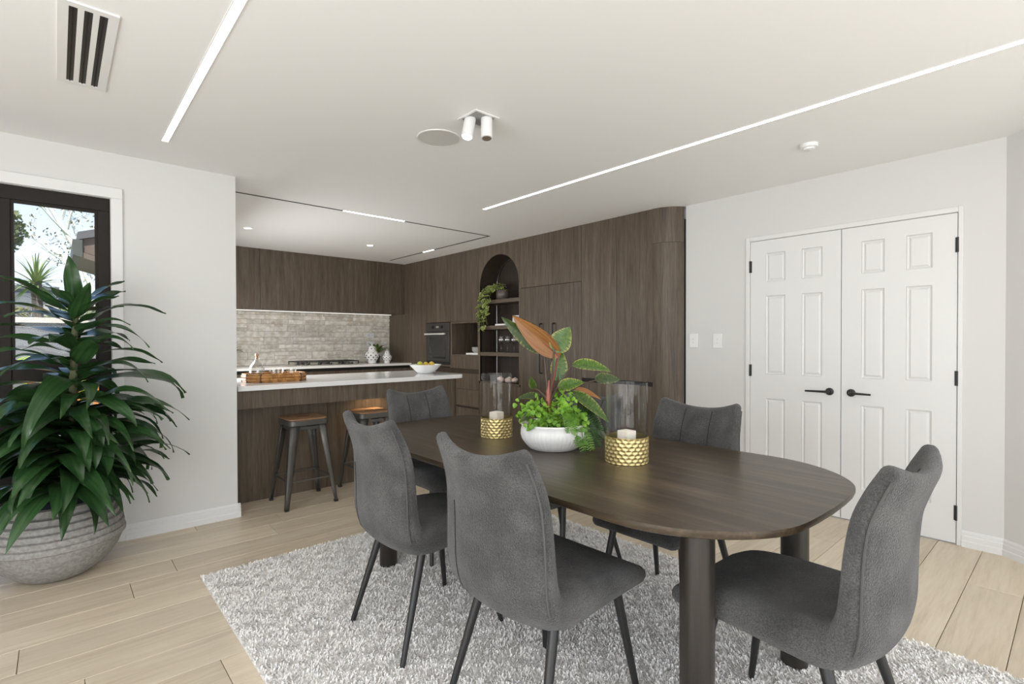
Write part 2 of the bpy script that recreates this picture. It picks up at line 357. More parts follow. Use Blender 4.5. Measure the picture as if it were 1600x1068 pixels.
obj('plate', MB().box(-.084, .084, .335, .365, -.006, 0).box(-.084, .084, -.365, -.335, -.006, 0).box(-.084, -.054, -.335, .335, -.006, 0).box(.054, .084, -.335, .335, -.006, 0).box(-.030, -.012, -.335, .335, -.006, 0).box(.012, .030, -.335, .335, -.006, 0), M['white'], t)
for x in (-.042, 0, .042):
    s = obj('slot', B(x-.012, x+.012, -.335, .335, -.0015, 0), M['blk'], t)
    obj('vane', B(x-.0022, x+.0022, -.335, .335, -.005, -.0015), M['winframe'], s)
t = thing('ceiling_speaker', 'round grey flush ceiling speaker beside the twin spotlight', 'speaker', (1.645, 2.474, ZC))
obj('rim', MB().lathe([(.126, 0), (.125, -.004), (.118, -.005), (.118, -.001)], 48, cap0=False, cap1=False), M['white'], t, smooth=True)
obj('grille', MB().lathe([(.1185, 0), (.1185, -.0035)], 48), M['grille'], t)
t = thing('spotlight', 'white twin adjustable spotlight in a recessed square plate', 'spotlight', (1.655, 2.12, ZC))
obj('plate', MB().box(-.078, .078, -.078, -.065, -.004, 0).box(-.078, .078, .065, .078, -.004, 0).box(-.078, -.065, -.065, .065, -.004, 0).box(.065, .078, -.065, .065, -.004, 0), M['white'], t)
obj('recess', B(-.065, .065, -.065, .065, -.0015, 0), pm('recess shade grey', (.30, .30, .29), .8), t)  # flat panel, its grey tone stands in for the soft shade inside
for (ax, ay), d, lit in (((-.03, .03), (-.30, -.12, -1), True), ((.032, -.03), (-.10, -.12, -1), False)):
    d = Vector(d).normalized(); p = Vector((ax, ay, -.002))
    can = obj('lamp_head', MB().tube([p, p+d*.11], .030, 20), M['white'], t, smooth=True)
    obj('lens', MB().tube([p+d*.1095, p+d*.1115], .024, 20), M['led'] if lit else M['chrome'], can)
t = thing('smoke_alarm', 'small round white smoke alarm above the double doors', 'smoke alarm', (3.351, 1.104, ZC))
obj('body', MB().lathe([(.050, 0), (.050, -.012), (.046, -.020), (.032, -.022), (.030, -.030), (.012, -.033)], 32), M['white'], t, smooth=True)
obj('test_button', MB().lathe([(.008, -.033), (.007, -.036)], 14), M['grille'], t)

# light switches
def plate(name, label, yc, zc, w, h, cat='light switch'):
    t = thing(name, label, cat, (XD, yc, zc))
    obj('plate', B(-.008, 0, -w/2, w/2, -h/2, h/2), M['white'], t, bevel=.002)
    for dz in (-.016, .016): obj('rocker', B(-.0105, -.007, -.008, .008, dz-.008, dz+.008), M['trim'], t, bevel=.001)
plate('light_switch', 'white light switch against the curved wood cabinet end', 2.235, 1.243, .074, .118)
plate('light_switch', 'white light switch on bare wall next to the double doors', 2.024, 1.240, .074, .118)

# ------------------------------------------------------------------ tall kitchen cabinetry (fronts at x = XF)
XF = 3.935; XB = 4.55
def face(name, y0, y1, z0, z1, par, mat='cab', g=.0015, th=.02):
    return obj(name, B(XF, XF+th, y0+g, y1-g, z0+g, z1-g), M[mat], par, bevel=.0008)
def carc(y0, y1, z0, z1, par, mat='dark'):
    return obj('carcass', B(XF+.0205, XB, y0, y1, z0, z1), M[mat], par)
# curved end
t = thing('curved_end_panel', 'curved dark wood cabinet end meeting the white wall', 'cabinet')
def curve(z0, z1):
    poly = []; c = (XF+.25, 2.55)
    for k in range(13):
        a = PI+k/12*R_(64); poly.append((c[0]+.25*math.cos(a), c[1]+.25*math.sin(a)))
    poly[-1] = (XD-.001, poly[-1][1]); poly.append((XD-.001, 2.548)); return MB().prism(poly, z0, z1)
obj('panel', curve(0, 2.098), M['cab'], t, smooth=True); obj('panel', curve(2.100, ZC), M['cab'], t, smooth=True)
# fridge cabinet
t = thing('fridge_cabinet', 'tall plain dark wood integrated fridge cabinet beside the curved end', 'cabinet'); carc(2.552, 3.368, .02, ZC-.002, t)
face('door', 2.55, 2.943, .874, ZC, t); face('door', 2.943, 3.37, .874, ZC, t); face('door', 2.55, 2.943, .10, .836, t); face('door', 2.943, 3.37, .10, .836, t)
obj('finger_pull', B(XF+.012, XF+.0205, 2.555, 3.365, .836, .874), M['dark'], t); obj('kickboard', B(XF+.05, XF+.07, 2.55, 3.37, 0, .1), M['dark'], t)
# pantry
t = thing('pantry_cabinet', 'tall dark wood pantry cabinet with two long black handles', 'cabinet'); carc(3.372, 4.278, .02, ZC-.002, t)
for a, b, hy in ((3.37, 3.827, 3.742), (3.827, 4.28, 3.935)):
    face('door', a, b, 1.842, ZC, t); d = face('door', a, b, .10, 1.840, t)
    obj('handle', MB().tube([(XF, hy, 1.43), (XF-.03, hy, 1.43), (XF-.036, hy, 1.424), (XF-.036, hy, .90), (XF-.03, hy, .894), (XF, hy, .894)], .0075, 8), M['blk'], d, smooth=True)
obj('kickboard', B(XF+.05, XF+.07, 3.37, 4.28, 0, .1), M['dark'], t)
# arched shelf unit
t = thing('arched_shelf_unit', 'dark wood cabinet with a tall arched open shelf niche', 'shelf unit')
ya, yb, zs, ra = 4.302, 5.018, 1.918, .358; ymid = (ya+yb)/2
NA = 24; arc = [(ymid+ra*math.cos(PI*k/NA), zs+ra*math.sin(PI*k/NA)) for k in range(NA+1)]
y0, y1 = 4.281, 5.043
fm = MB(); fm.box(XF, XF+.02, y0, ya, .745, zs); fm.box(XF, XF+.02, yb, y1, .745, zs)
for k in range(NA):
    (p, q), (r, s) = arc[k], arc[k+1]
    fm.prism([(p, q), (p if k else y0, q if False else ZC)][:0]+[(p, q), (p, ZC), (r, ZC), (r, s)], XF, XF+.02, 'x')
fm.box(XF, XF+.02, y0, ya, zs, ZC); fm.box(XF, XF+.02, yb, y1, zs, ZC)
obj('arch_front', fm, M['cab'], t)
XN = 4.215
ln = MB(); rows_ = []
path = [(yb, .745)]+arc+[(ya, .745)]
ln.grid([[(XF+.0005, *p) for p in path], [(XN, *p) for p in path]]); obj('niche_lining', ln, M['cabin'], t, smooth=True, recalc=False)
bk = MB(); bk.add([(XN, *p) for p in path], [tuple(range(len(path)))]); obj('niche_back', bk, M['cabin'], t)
obj('niche_base', B(XF, XN, ya, yb, .725, .745), M['cab'], t)
for z0, z1 in ((1.699, 1.743), (1.386, 1.430), (1.065, 1.109)): obj('shelf', B(XF+.004, XN-.001, ya, yb, z0, z1), M['cabh'], t)
obj('led_channel', MB().tube([(XN-.012, p[0]-.004 if p[0] > ymid else p[0]+.004, p[1]-.004*(p[1] > zs)) for p in path], .0055, 6), M['chrome'], t)
face('lower_door', y0, y1, .10, .724, t); obj('kickboard', B(XF+.05, XF+.07, y0, y1, 0, .1), M['dark'], t)
# nook and drawer unit
t = thing('nook_drawer_cabinet', 'dark wood cabinet with open microwave nook above wide drawers', 'cabinet')
y0, y1 = 5.045, 5.648
nk = MB(); nk.box(XF, 4.4, y0, 5.064, 1.052, 1.50); nk.box(XF, 4.4, 5.626, y1, 1.052, 1.50); nk.box(XF, 4.4, 5.064, 5.626, 1.478, 1.50); nk.box(XF, 4.4, 5.064, 5.626, 1.052, 1.070)
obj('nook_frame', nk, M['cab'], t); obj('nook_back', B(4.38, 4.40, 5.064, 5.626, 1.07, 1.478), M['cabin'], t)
obj('carcass', MB().box(XF+.0205, 4.4, y0, y1, .02, 1.051).box(XF+.0205, 4.4, y0, y1, 1.501, ZC-.002), M['dark'], t)
face('upper_door', y0, y1, 1.502, ZC, t)
for a, b in ((.887, 1.051), (.624, .832), (.409, .624), (.10, .386)): face('drawer', y0, y1, a, b, t)
for a, b in ((.832, .887), (.386, .409)): obj('finger_pull', B(XF+.014, XF+.0205, y0, y1, a, b), M['cabin'], t)
# oven unit
t = thing('oven_cabinet', 'tall dark wood cabinet housing the built in oven', 'cabinet')
y0, y1 = 5.65, 6.262
obj('carcass', MB().box(XF+.0205, XB, y0, y1, .02, .921).box(XF+.0205, XB, y0, y1, 1.501, ZC-.002), M['dark'], t)
obj('side_panel', MB().box(XF, XB, y0, 5.664, .887, 1.5).box(XF, XB, 6.242, y1, .887, 1.5), M['cab'], t)
face('upper_door', y0, y1, 1.502, ZC, t); obj('ledge', B(XF-.002, XB, 5.664, 6.242, .905, .925), M['cab'], t)
for a, b in ((.409, .832), (.10, .386)): face('drawer', y0, y1, a, b, t)
for a, b in ((.832, .887), (.386, .409)): obj('finger_pull', B(XF+.014, XF+.0205, y0, y1, a, b), M['cabin'], t)
t = thing('wall_oven', 'black glass built in wall oven with a bright steel bar handle', 'oven', (XF, 5.953, .928))
obj('body', B(.002, .5, -.285, .285, 0, .568), M['ovenframe'], t)
obj('control_panel', B(-.014, .002, -.285, .285, .455, .568), M['ovenframe'], t, bevel=.002)
dr = obj('door', B(-.016, .002, -.285, .285, .045, .450), M['ovenframe'], t, bevel=.002)
obj('window', B(-.0175, -.0155, -.20, .20, .08, .37), M['ovenglass'], dr)
obj('handle', MB().tube([(-.055, -.24, .415), (-.055, .26, .415)], .012, 12).tube([(-.055, -.2, .415), (-.01, -.2, .415)], .007, 8)  .tube([(-.055, .2, .415), (-.01, .2, .415)], .007, 8), pm('satin aluminium', (.78, .77, .75), .45, .35), dr, smooth=True)
for y in (-.11, .11):
    obj('knob', MB().tube([(-.014, y, .512), (-.036, y, .512)], [.021, .018], 18), M['blk'], t, smooth=True)
obj('display', B(-.0155, -.0135, -.035, .035, .498, .526), M['chrome'], t); obj('vent_strip', B(-.006, .002, -.285, .285, .002, .042), M['blk'], t)
# corner panel
t = thing('corner_cabinet', 'plain dark wood tall panel in the kitchen corner', 'cabinet')
face('panel', 6.264, 6.80, 0, ZC, t); face('panel', 6.80, 7.36, 0, ZC, t)

# overhead cabinets
YO = 6.86
xs = [.95, 1.27, 1.9, 2.66, 3.41, XF]
who = ['over the green bench plant', 'above the tray side of the bench', 'directly above the gas cooktop', 'above the ginger jars and wall outlets', 'in the corner against the tall panel']
for i in range(5):
    t = thing('overhead_cabinet', 'dark wood overhead kitchen cabinet, '+who[i], 'cabinet', group='overhead kitchen cabinets')
    a, b = xs[i], xs[i+1]-.0015
    obj('carcass', B(a, b, YO+.0205, 7.355, 1.66, ZC-.001), M['cab'], t)
    obj('door', B(a+.001, b, YO, YO+.02, 1.655, ZC-.001), M['cab'], t, bevel=.0008)
t = thing('under_cabinet_light', 'slim lit strip under the overhead cabinets along the stone splashback', 'light', (2.4, 7.22, 1.6595))
obj('channel', B(-1.40, 1.50, -.012, .012, -.006, 0), M['white'], t); obj('diffuser', B(-1.40, 1.50, -.009, .009, -.008, -.006), emis('warm led diffuser', (1, .92, .80), 2.6), t)
# base cabinets and bench
who = ['under the leafy bench plant', 'under the cooktop half nearest the tray', 'under the cooktop half nearest the ginger jars', 'under the two ginger jars']
xs = [.95, 1.7, 2.45, 3.2, XF-.001]
for i in range(4):
    t = thing('base_cabinet', 'dark wood base cabinet behind the island, '+who[i], 'cabinet', group='base kitchen cabinets')
    a, b = xs[i]+.001, xs[i+1]-.001
    obj('carcass', B(a, b, 6.72, 7.355, .1, .892), M['dark'], t)
    for z0, z1 in ((.62, .85), (.36, .615), (.10, .355)): obj('drawer', B(a+.001, b-.001, 6.70, 6.72, z0, z1), M['cab'], t)
o = obj('rear_benchtop', B(.952, XF-.001, 6.66, 7.335, .893, .925), M['stone'], bevel=.003); tag(o, 'white stone benchtop below the stone splashback', 'benchtop')

# splashback stones
sm = mottled('split face stone', (.60, .54, .45), (.84, .81, .75), 16, .85, .6, 60, vary=.13, dist=.006)
N, L, p = nodes(sm)
spl = tag(obj('splashback', B(.952, XF-.001, 7.345, 7.359, .926, 1.652), pm('stone mortar', (.36, .34, .31), .95)), 'rough split stone splashback behind the cooktop', 'splashback')
random.seed(21)
z = .927
while z < 1.64:
    h = random.choice((.062, .078, .092, .10)); h = min(h, 1.652-z)
    if h < .03: break
    x = .953
    while x < XF-.002:
        w = random.uniform(.14, .46); 
        if XF-.002-(x+w) < .1: w = XF-.002-x
        subs = [(0, h)] if h < .08 or random.random() < .72 else [(0, h*.45), (h*.45, h)]
        for c, d in subs:
            g = .0018; a0, a1, b0, b1 = x+g, x+w-g, z+c+g, z+d-g; n = max(2, int(w/.09))
            fy = 7.337-random.uniform(0, .012); rowsv = []
            top = []
            J = lambda s: random.uniform(-s, s)
            cols = [a0+(a1-a0)*k/n for k in range(n+1)]
            r0 = [(cx, fy+J(.004)+.004, b0) for cx in cols]; r1 = [(cx+J(.006), fy-.005+J(.005), b0+(b1-b0)*random.uniform(.3, .7)) for cx in cols]; r2 = [(cx, fy+J(.004)+.003, b1) for cx in cols]
            r1[0] = (a0, r1[0][1]+.004, r1[0][2]); r1[-1] = (a1, r1[-1][1]+.004, r1[-1][2])
            bk0 = [(cx, 7.3455, b0) for cx in cols]; bk1 = [(cx, 7.3455, b1) for cx in cols]
            mb = MB().grid([bk0, r0, r1, r2, bk1])
            m_ = n+1
            mb.f += [(0, m_, 2*m_, 3*m_, 4*m_), (n, n+m_, n+2*m_, n+3*m_, n+4*m_)]
            obj('stone', mb, sm, spl)
        x += w
    z += h
for zc, lb in ((1.338, 'upper white power outlet on the stone splashback'), (1.205, 'lower white power outlet on the stone splashback')):
    t = thing('power_outlet', lb, 'outlet', (3.60, 7.322, zc))
    obj('plate', B(-.06, .06, -.008, .004, -.036, .036), M['white'], t, bevel=.002)
    for x in (-.03, .03): obj('socket', B(x-.016, x+.016, -.010, -.007, -.014, .016), M['trim'], t)

# cooktop
t = thing('gas_cooktop', 'wide gas cooktop with black cast iron grates', 'cooktop', (2.75, 6.98, .925))
obj('plate', B(-.45, .45, -.24, .24, 0, .010), M['chrome'], t, bevel=.003)
for cx in (-.28, 0, .28):
    g = MB()
    for x in (-.125, .125): g.tube([(cx+x, -.2, .05), (cx+x, .2, .05)], .008, 6)
    for y in (-.2, .2, 0): g.tube([(cx-.125, y, .05), (cx+.125, y, .05)], .008, 6)
    for x in (-.06, .06): g.tube([(cx+x, -.2, .05), (cx+x, .2, .05)], .006, 6)
    for x in (-.125, .125):
        for y in (-.2, .2): g.tube([(cx+x, y, .008), (cx+x, y, .05)], .008, 6)
    obj('grate', g, M['blk'], t)
for x, y, r in ((-.28, -.1, .035), (-.28, .1, .045), (0, 0, .065), (.28, -.1, .045), (.28, .1, .035)):
    obj('burner', MB().lathe([(r*1.3, .010), (r*1.3, .018), (r, .020), (r, .032), (r*.8, .036)], 20, (x, y, 0)), M['gun'], t, smooth=True)
for k in range(5): obj('knob', MB().lathe([(.017, .010), (.015, .034)], 14, (.30-.15*k-.0, -.222, 0)), M['blk'], t, smooth=True)

# ------------------------------------------------------------------ island
IX1 = 2.955
isl = thing('kitchen_island', 'dark wood kitchen island with a stool recess under the overhang', 'island')
obj('back_panel', MB().box(.972, 1.72, 4.31, 4.33, 0, .88), M['cab'], isl); obj('back_panel', MB().box(1.723, 2.45, 4.31, 4.33, 0, .88), M['cab'], isl)
obj('apron', B(.972, 2.45, 4.095, 4.118, .748, .881), M['cab'], isl); obj('soffit', B(.972, 2.45, 4.118, 4.31, .862, .881), M['cab'], isl)
obj('carcass', B(.972, 2.46, 4.331, 4.96, .02, .881), M['dark'], isl)
poly = [(2.45, 4.095)]; c = (IX1-.09, 4.185)
for k in range(9): a = -PI/2+k/8*PI/2; poly.append((c[0]+.09*math.cos(a), c[1]+.09*math.sin(a)))
poly += [(IX1, 4.98), (2.45, 4.98)]
obj('end_block', MB().prism(poly, 0, .881), M['cab'], isl, smooth=True)
obj('rear_front', B(.972, 2.449, 4.961, 4.98, .1, .85), M['cab'], isl)
pl = obj('puck_light', MB().lathe([(.03, 0), (.03, -.008)], 20, (2.12, 4.16, .862)), emis('warm puck', (1, .72, .42), 14), isl)
l = bpy.data.lights.new('puck_lamp', 'SPOT'); l.energy = 7; l.spot_size = R_(140); l.spot_blend = .6; l.color = (1, .66, .36); l.shadow_soft_size = .03
lo = bpy.data.objects.new('puck_lamp', l); COL.objects.link(lo); lo.location = (2.12, 4.16, .845)
poly = [(.971, 4.06)]; c = (2.995-.06, 4.12)
for k in range(9): a = -PI/2+k/8*PI/2; poly.append((c[0]+.06*math.cos(a), c[1]+.06*math.sin(a)))
poly += [(2.995, 5.0), (.971, 5.0)]
o = obj('island_benchtop', MB().prism(poly, .882, .92), M['stone'], bevel=.004); tag(o, 'white stone island benchtop with a rounded corner', 'benchtop')

# stools
def stool(label, x, y):
    t = thing('counter_stool', label, 'stool', (x, y, 0), 0, 'metal counter stools')
    hs, hf, zt = .145, .20, .66
    def rr(h, r, n=5):
        q = []
        for cx, cy, a0 in ((h-r, h-r, 0), (-h+r, h-r, PI/2), (-h+r, -h+r, PI), (h-r, -h+r, 1.5*PI)):
            for k in range(n): a = a0+k/(n-1)*PI/2; q.append((cx+r*math.cos(a), cy+r*math.sin(a)))
        return q
    st = obj('seat_pan', MB().prism(rr(.15, .045), zt-.052, zt-.012), M['gun'], t, bevel=.004, smooth=True)
    wd = obj('seat_board', MB().prism(rr(.146, .043), zt-.012, zt), M['seatwood'], t, bevel=.003)
    obj('grip_slot', MB().prism([(-.045, -.009), (.045, -.009), (.045, .009), (-.045, .009)], zt-.001, zt+.0008), M['dark'], wd)
    for sx_ in (-1, 1):
        for sy_ in (-1, 1):
            top = Vector((sx_*.128, sy_*.128, zt-.015)); bot = Vector((sx_*.196, sy_*.19, 0)); mb = MB()
            # folded sheet leg: an angle section that narrows to the foot
            prev = None; rowsv = []
            for f, w in ((0, .062), (.3, .052), (.62, .042), (.63, .036), (.85, .03), (1, .024)):
                p = top.lerp(bot, f); a = (p.x-sx_*w, p.y, p.z); b = (p.x-sx_*w*.25, p.y, p.z); c_ = (p.x, p.y-sy_*w*.25, p.z); d_ = (p.x, p.y-sy_*w, p.z)
                rowsv.append([a, b, c_, d_])
            mb.grid(rowsv); lg = obj('leg', mb, M['gun'], t, solid=.005, smooth=True)
            obj('foot', MB().box(bot.x-.013-sx_*.011, bot.x+.013-sx_*.011, bot.y-.013-sy_*.011, bot.y+.013-sy_*.011, 0, .018), M['blk'], lg)
    def at(z): f = (zt-.015-z)/(zt-.015); return .128+(.193-.128)*f-.01
    for z, sgn in ((.20, -1), (.20, 1)):
        a = at(z); obj('foot_rail', MB().tube([(-a, sgn*a, z), (a, sgn*a, z)], .0065, 8), M['gun'], t, smooth=True); obj('foot_rail', MB().tube([(sgn*a, -a, z+.0), (sgn*a, a, z+.0)], .0065, 8), M['gun'], t, smooth=True)
    a = at(.585); obj('brace', MB().box(-a, a, -a-.003, -a+.001, .575, .597).box(-a, a, a-.001, a+.003, .575, .597).box(-a-.003, -a+.001, -a, a, .575, .597).box(a-.001, a+.003, -a, a, .575, .597), M['gun'], t)
stool('gunmetal counter stool with wood seat, nearest the white wall end', 1.43, 4.06)
stool('gunmetal counter stool with wood seat, behind the charcoal chairs', 1.985, 4.06)

# ------------------------------------------------------------------ dining table
TX, TY = 1.715, 1.635
tab = thing('dining_table', 'large dark stained oak dining table with rounded ends and round legs', 'table', (TX, TY, .018))
def outline(ins=0, n=96):
    hx, hy = .552-ins, 1.145-ins; q = []
    for k in range(n):
        a = 2*PI*k/n; ca, sa = math.cos(a), math.sin(a)
        # straight long sides, bowed ends
        e = 5.0; x = hx*math.copysign(abs(ca)**(2/e), ca); y = hy*math.copysign(abs(sa)**(2/e), sa)
        q.append((x, y))
    return q
def table_outline(ins=0):
    hx, hy, r, bow = .552-ins, 1.145-ins, .34-ins*.5, .055; q = []
    ye = hy-bow
    for cx, cy, a0 in ((hx-r, ye-r, 0), (-hx+r, ye-r, PI/2), (-hx+r, -ye+r, PI), (hx-r, -ye+r, 1.5*PI)):
        for k in range(15): a = a0+k/14*PI/2; q.append([cx+r*math.cos(a), cy+r*math.sin(a)])
        if a0 == 0: q += [[hx*.22, ye], [0, ye], [-hx*.22, ye]]
        if a0 == PI: q += [[-hx*.22, -ye], [0, -ye], [hx*.22, -ye]]
    for p in q: p[1] += math.copysign(bow*(1-(p[0]/hx)**2), p[1])*min(1, max(0, (abs(p[1])-(ye-r))/r))
    return [tuple(p) for p in q]
ZT = .732
rings = [(0.0, ZT), (-.003, ZT-.002), (-.005, ZT-.006), (-.005, ZT-.012), (.004, ZT-.022), (.022, ZT-.031), (.05, ZT-.036)]
vs = []; fs = []
o0 = [table_outline(max(0, i)+.0) for i, z in rings]
n = len(o0[0])
for (i, z), q in zip(rings, o0): vs += [(p[0], p[1], z) for p in q]
for r in range(len(rings)-1): fs += [(r*n+k, r*n+(k+1) % n, (r+1)*n+(k+1) % n, (r+1)*n+k) for k in range(n)]
fs += [tuple(range(n)), tuple(range((len(rings)-1)*n, len(rings)*n))[::-1]]
obj('tabletop', MB().add(vs, fs), M['table'], tab, smooth=True)
for sx_ in (-1, 1):
    for sy_ in (-1, 1):
        obj('leg', MB().lathe([(.044, 0), (.047, .006), (.048, .35), (.048, ZT-.034)], 32, (sx_*.365, sy_*.905, 0)), M['tableleg'], tab, smooth=True)

# ------------------------------------------------------------------ dining chairs
def catmull(pts, n):
    out = []; P = [pts[0]]+pts+[pts[-1]]
    for i in range(1, len(P)-2):
        for k in range(n):
            t_ = k/n; out.append(tuple(.5*((2*b)+(-a+c)*t_+(2*a-5*b+4*c-d)*t_*t_+(-a+3*b-3*c+d)*t_**3) for a, b, c, d in zip(P[i-1], P[i], P[i+1], P[i+2])))
    out.append(pts[-1]); return out
#       y      z     halfw  halfthick wing
CH = [(.272, .420, .212, .028, .000), (.20, .437, .232, .038, .004), (.08, .442, .238, .046, .006), (-.06, .434, .238, .054, .010), (-.15, .430, .236, .058, .016),
      (-.208, .456, .234, .050, .026), (-.236, .520, .232, .040, .032), (-.246, .60, .229, .034, .036), (-.252, .685, .225, .031, .038), (-.264, .768, .220, .028, .040), (-.286, .83, .215, .025, .041), (-.310, .880, .208, .021, .042)]
def chair_surface():
    st = catmull(CH, 5); n = len(st)
    frames = []
    for i, s in enumerate(st):
        a, b = st[max(i-1, 0)], st[min(i+1, n-1)]
        T = Vector((0, b[0]-a[0], b[1]-a[1])).normalized(); Nn = Vector((0, T.z, -T.y)); frames.append((Vector((0, s[0], s[1])), T, Nn, s[2], s[3], s[4], i/(n-1)))
    return frames
FR = chair_surface()
def cpos(fr, u, side, push=0, rs=1.0, dt=0.0):
    c, T, Nn, w, r, wing, t_ = fr
    k = max(0, (t_-.82)/.18); dip = .024*k*k*(abs(u)**2.0-.35-.55*max(0, abs(u)-.8))
    half = w-r*.9
    return c+Vector((u*half, 0, 0))+Nn*(side*(r*rs+push)+wing*abs(u)**2.4)+T*(dip+dt)
def chair_shell():
    us = [-1, -.85, -.66, -.5, -.33, -.16, 0, .16, .33, .5, .66, .85, 1]
    rings = []
    def ring(fr, rs, dt, sc=1.0):
        c, T, Nn, w, r, wing, t_ = fr; pts = []
        for u in us: pts.append(cpos(fr, u*sc, 1, 0, rs, dt))
        e = cpos(fr, sc, 0, 0, rs, dt)
        for k in (1, 2, 3): a = PI/2-k*PI/4; pts.append(e+Vector((math.cos(a)*r*rs, 0, 0))+Nn*(math.sin(a)*r*rs))
        for u in us[::-1]: pts.append(cpos(fr, u*sc, -1, 0, rs, dt))
        e = cpos(fr, -sc, 0, 0, rs, dt)
        for k in (1, 2, 3): a = -PI/2-k*PI/4; pts.append(e+Vector((math.cos(a)*r*rs, 0, 0))+Nn*(math.sin(a)*r*rs))
        return pts
    f0 = FR[0]; r = f0[4]
    for a in (80, 50, 25): rings.append(ring(f0, math.cos(R_(a)), -r*math.sin(R_(a)), 1-.02*math.sin(R_(a))))
    for f in FR: rings.append(ring(f, 1, 0))
    f1 = FR[-1]; r = f1[4]
    for a in (25, 50, 80): rings.append(ring(f1, math.cos(R_(a)), r*math.sin(R_(a)), 1-.015*math.sin(R_(a))))
    n = len(rings[0]); mb = MB(); vs = [p for q in rings for p in q]
    fs = [(i*n+k, i*n+(k+1) % n, (i+1)*n+(k+1) % n, (i+1)*n+k) for i in range(len(rings)-1) for k in range(n)]
    # caps as strips between sitter side and outer side
    m_ = len(us)
    for base in (0, (len(rings)-1)*n):
        inn = [base+k for k in range(m_)]; out = [base+m_+3+k for k in range(m_)][::-1]
        fs += [(inn[k], inn[k+1], out[k+1], out[k]) for k in range(m_-1)]
        fs.append((inn[-1], base+m_, base+m_+1, base+m_+2, out[-1])); fs.append((out[0], base+2*m_+3, base+2*m_+4, base+2*m_+5, inn[0]))
    return mb.add(vs, fs)
SHELL = chair_shell()
def make_chair(label):
    t = thing('dining_chair', label, 'chair', group='charcoal dining chairs')
    sh = obj('upholstered_shell', SHELL, M['fabric'], t, smooth='all')
    nfr = len(FR); 
    for u in (-.36, .36):
        obj('seam', MB().tube([cpos(f, u, 1, -.0004) for f in FR[34:-1:2]], .0026, 6), M['seam'], sh, smooth=True)
    for u in (-.70,):
        obj('seam', MB().tube([cpos(f, u, -1, .0002) for f in FR[22:44:2]], .0024, 6), M['seam'], sh, smooth=True)
    for s in (-1, 1):
        def ep(f): 
            e = cpos(f, s, 0); return e+Vector((s*f[4]*.80, 0, 0))-f[2]*(f[4]*.62)
        obj('piping', MB().tube([ep(f) for f in FR[26:-1:2]], .0035, 6), M['piping'], sh, smooth=True)
    for sx_ in (-1, 1):
        for a, b in (((sx_*.165, .165, .425), (sx_*.218, .235, 0)), ((sx_*.165, -.13, .40), (sx_*.215, -.25, 0))):
            a = Vector(a); b = Vector(b)
            lg = obj('leg', MB().tube([a, a.lerp(b, .5), b], [.017, .014, .0105], 12), M['blk'], t, smooth=True)
    obj('seat_frame', MB().box(-.17, .17, .145, .175, .408, .424).box(-.17, .17, -.14, -.11, .385, .40).box(-.17, -.145, -.14, .175, .39, .408).box(.145, .17, -.14, .175, .39, .408), M['blk'], t)
    return t
RB = .018
ch0 = make_chair('charcoal fabric dining chair on the near long side, beside the far chair end')
def place(o, x, y, rz, label): o.location = (x, y, RB); o.rotation_euler = (0, 0, rz); o['label'] = label
place(ch0, 1.205, 1.91, -PI/2, 'charcoal fabric dining chair seen from behind, standing in front of the bar stools')
dup(ch0, (1.215, 1.205, RB), -PI/2+.02, 'charcoal fabric dining chair seen from behind, its back in front of the white bowl')
dup(ch0, (2.088, 1.272, RB), PI/2, 'charcoal fabric dining chair across the table in front of the double doors')
dup(ch0, (2.088, 1.935, RB), PI/2, 'charcoal fabric dining chair across the table hidden behind the planted white bowl')
dup(ch0, (1.728, 2.592, RB), PI, 'charcoal fabric dining chair at the table end beside the kitchen island')
dup(ch0, (1.650, .575, RB), -.03, 'charcoal fabric dining chair at the rounded table end, turned away from the kitchen')

for c_ in [o for o in bpy.data.objects if o.name.startswith('dining_chair')][2:]:
    for sh in c_.children:
        if sh.name.startswith('upholstered'):
            ss = sorted([q for q in sh.children if q.name.startswith('seam')], key=lambda q: q.name); bpy.data.objects.remove(ss[-1])
# ------------------------------------------------------------------ rug with pile
import numpy as np
RX0, RX1, RY0, RY1 = .555, 2.585, -.02, 3.055
rug = tag(obj('shag_rug', B(RX0, RX1, RY0, RY1, .0005, .0175), pm('rug backing', (.74, .71, .68), .95)), 'thick pale grey shag rug under the dining table', 'rug')
rng = np.random.default_rng(3)
nt_ = 170000
px = rng.uniform(RX0-.004, RX1+.004, nt_); py = rng.uniform(RY0, RY1+.004, nt_)
ang = rng.uniform(0, 2*np.pi, nt_); lean = rng.uniform(.006, .014, nt_); hh = rng.uniform(.001, .010, nt_); wd = rng.uniform(.0022, .0036, nt_)
cl = np.sin(px*41+np.cos(py*37)*2)+np.cos(py*53+np.sin(px*29)*2); ang = ang*.7+cl*1.2
tipx = px+np.cos(ang)*lean; tipy = py+np.sin(ang)*lean
V = np.zeros((nt_, 5, 3))
for k in range(3):
    a = ang+k*2*np.pi/3; V[:, k, 0] = px+np.cos(a)*wd; V[:, k, 1] = py+np.sin(a)*wd; V[:, k, 2] = .0165
V[:, 3, 0] = tipx-np.sin(ang)*wd*.8; V[:, 3, 1] = tipy+np.cos(ang)*wd*.8; V[:, 3, 2] = .020+hh
V[:, 4, 0] = tipx+np.sin(ang)*wd*.8; V[:, 4, 1] = tipy-np.cos(ang)*wd*.8; V[:, 4, 2] = .0195+hh
tri = np.array([[0, 1, 3], [1, 4, 3], [1, 2, 4], [2, 0, 3], [2, 3, 4]])
F = (np.arange(nt_)[:, None, None]*5+tri[None]).reshape(-1)
me = bpy.data.meshes.new('pile'); me.vertices.add(nt_*5); me.vertices.foreach_set('co', V.reshape(-1))
nf = nt_*5; me.loops.add(nf*3); me.loops.foreach_set('vertex_index', F.astype(np.int32)); me.polygons.add(nf); me.polygons.foreach_set('loop_start', np.arange(0, nf*3, 3, dtype=np.int32))
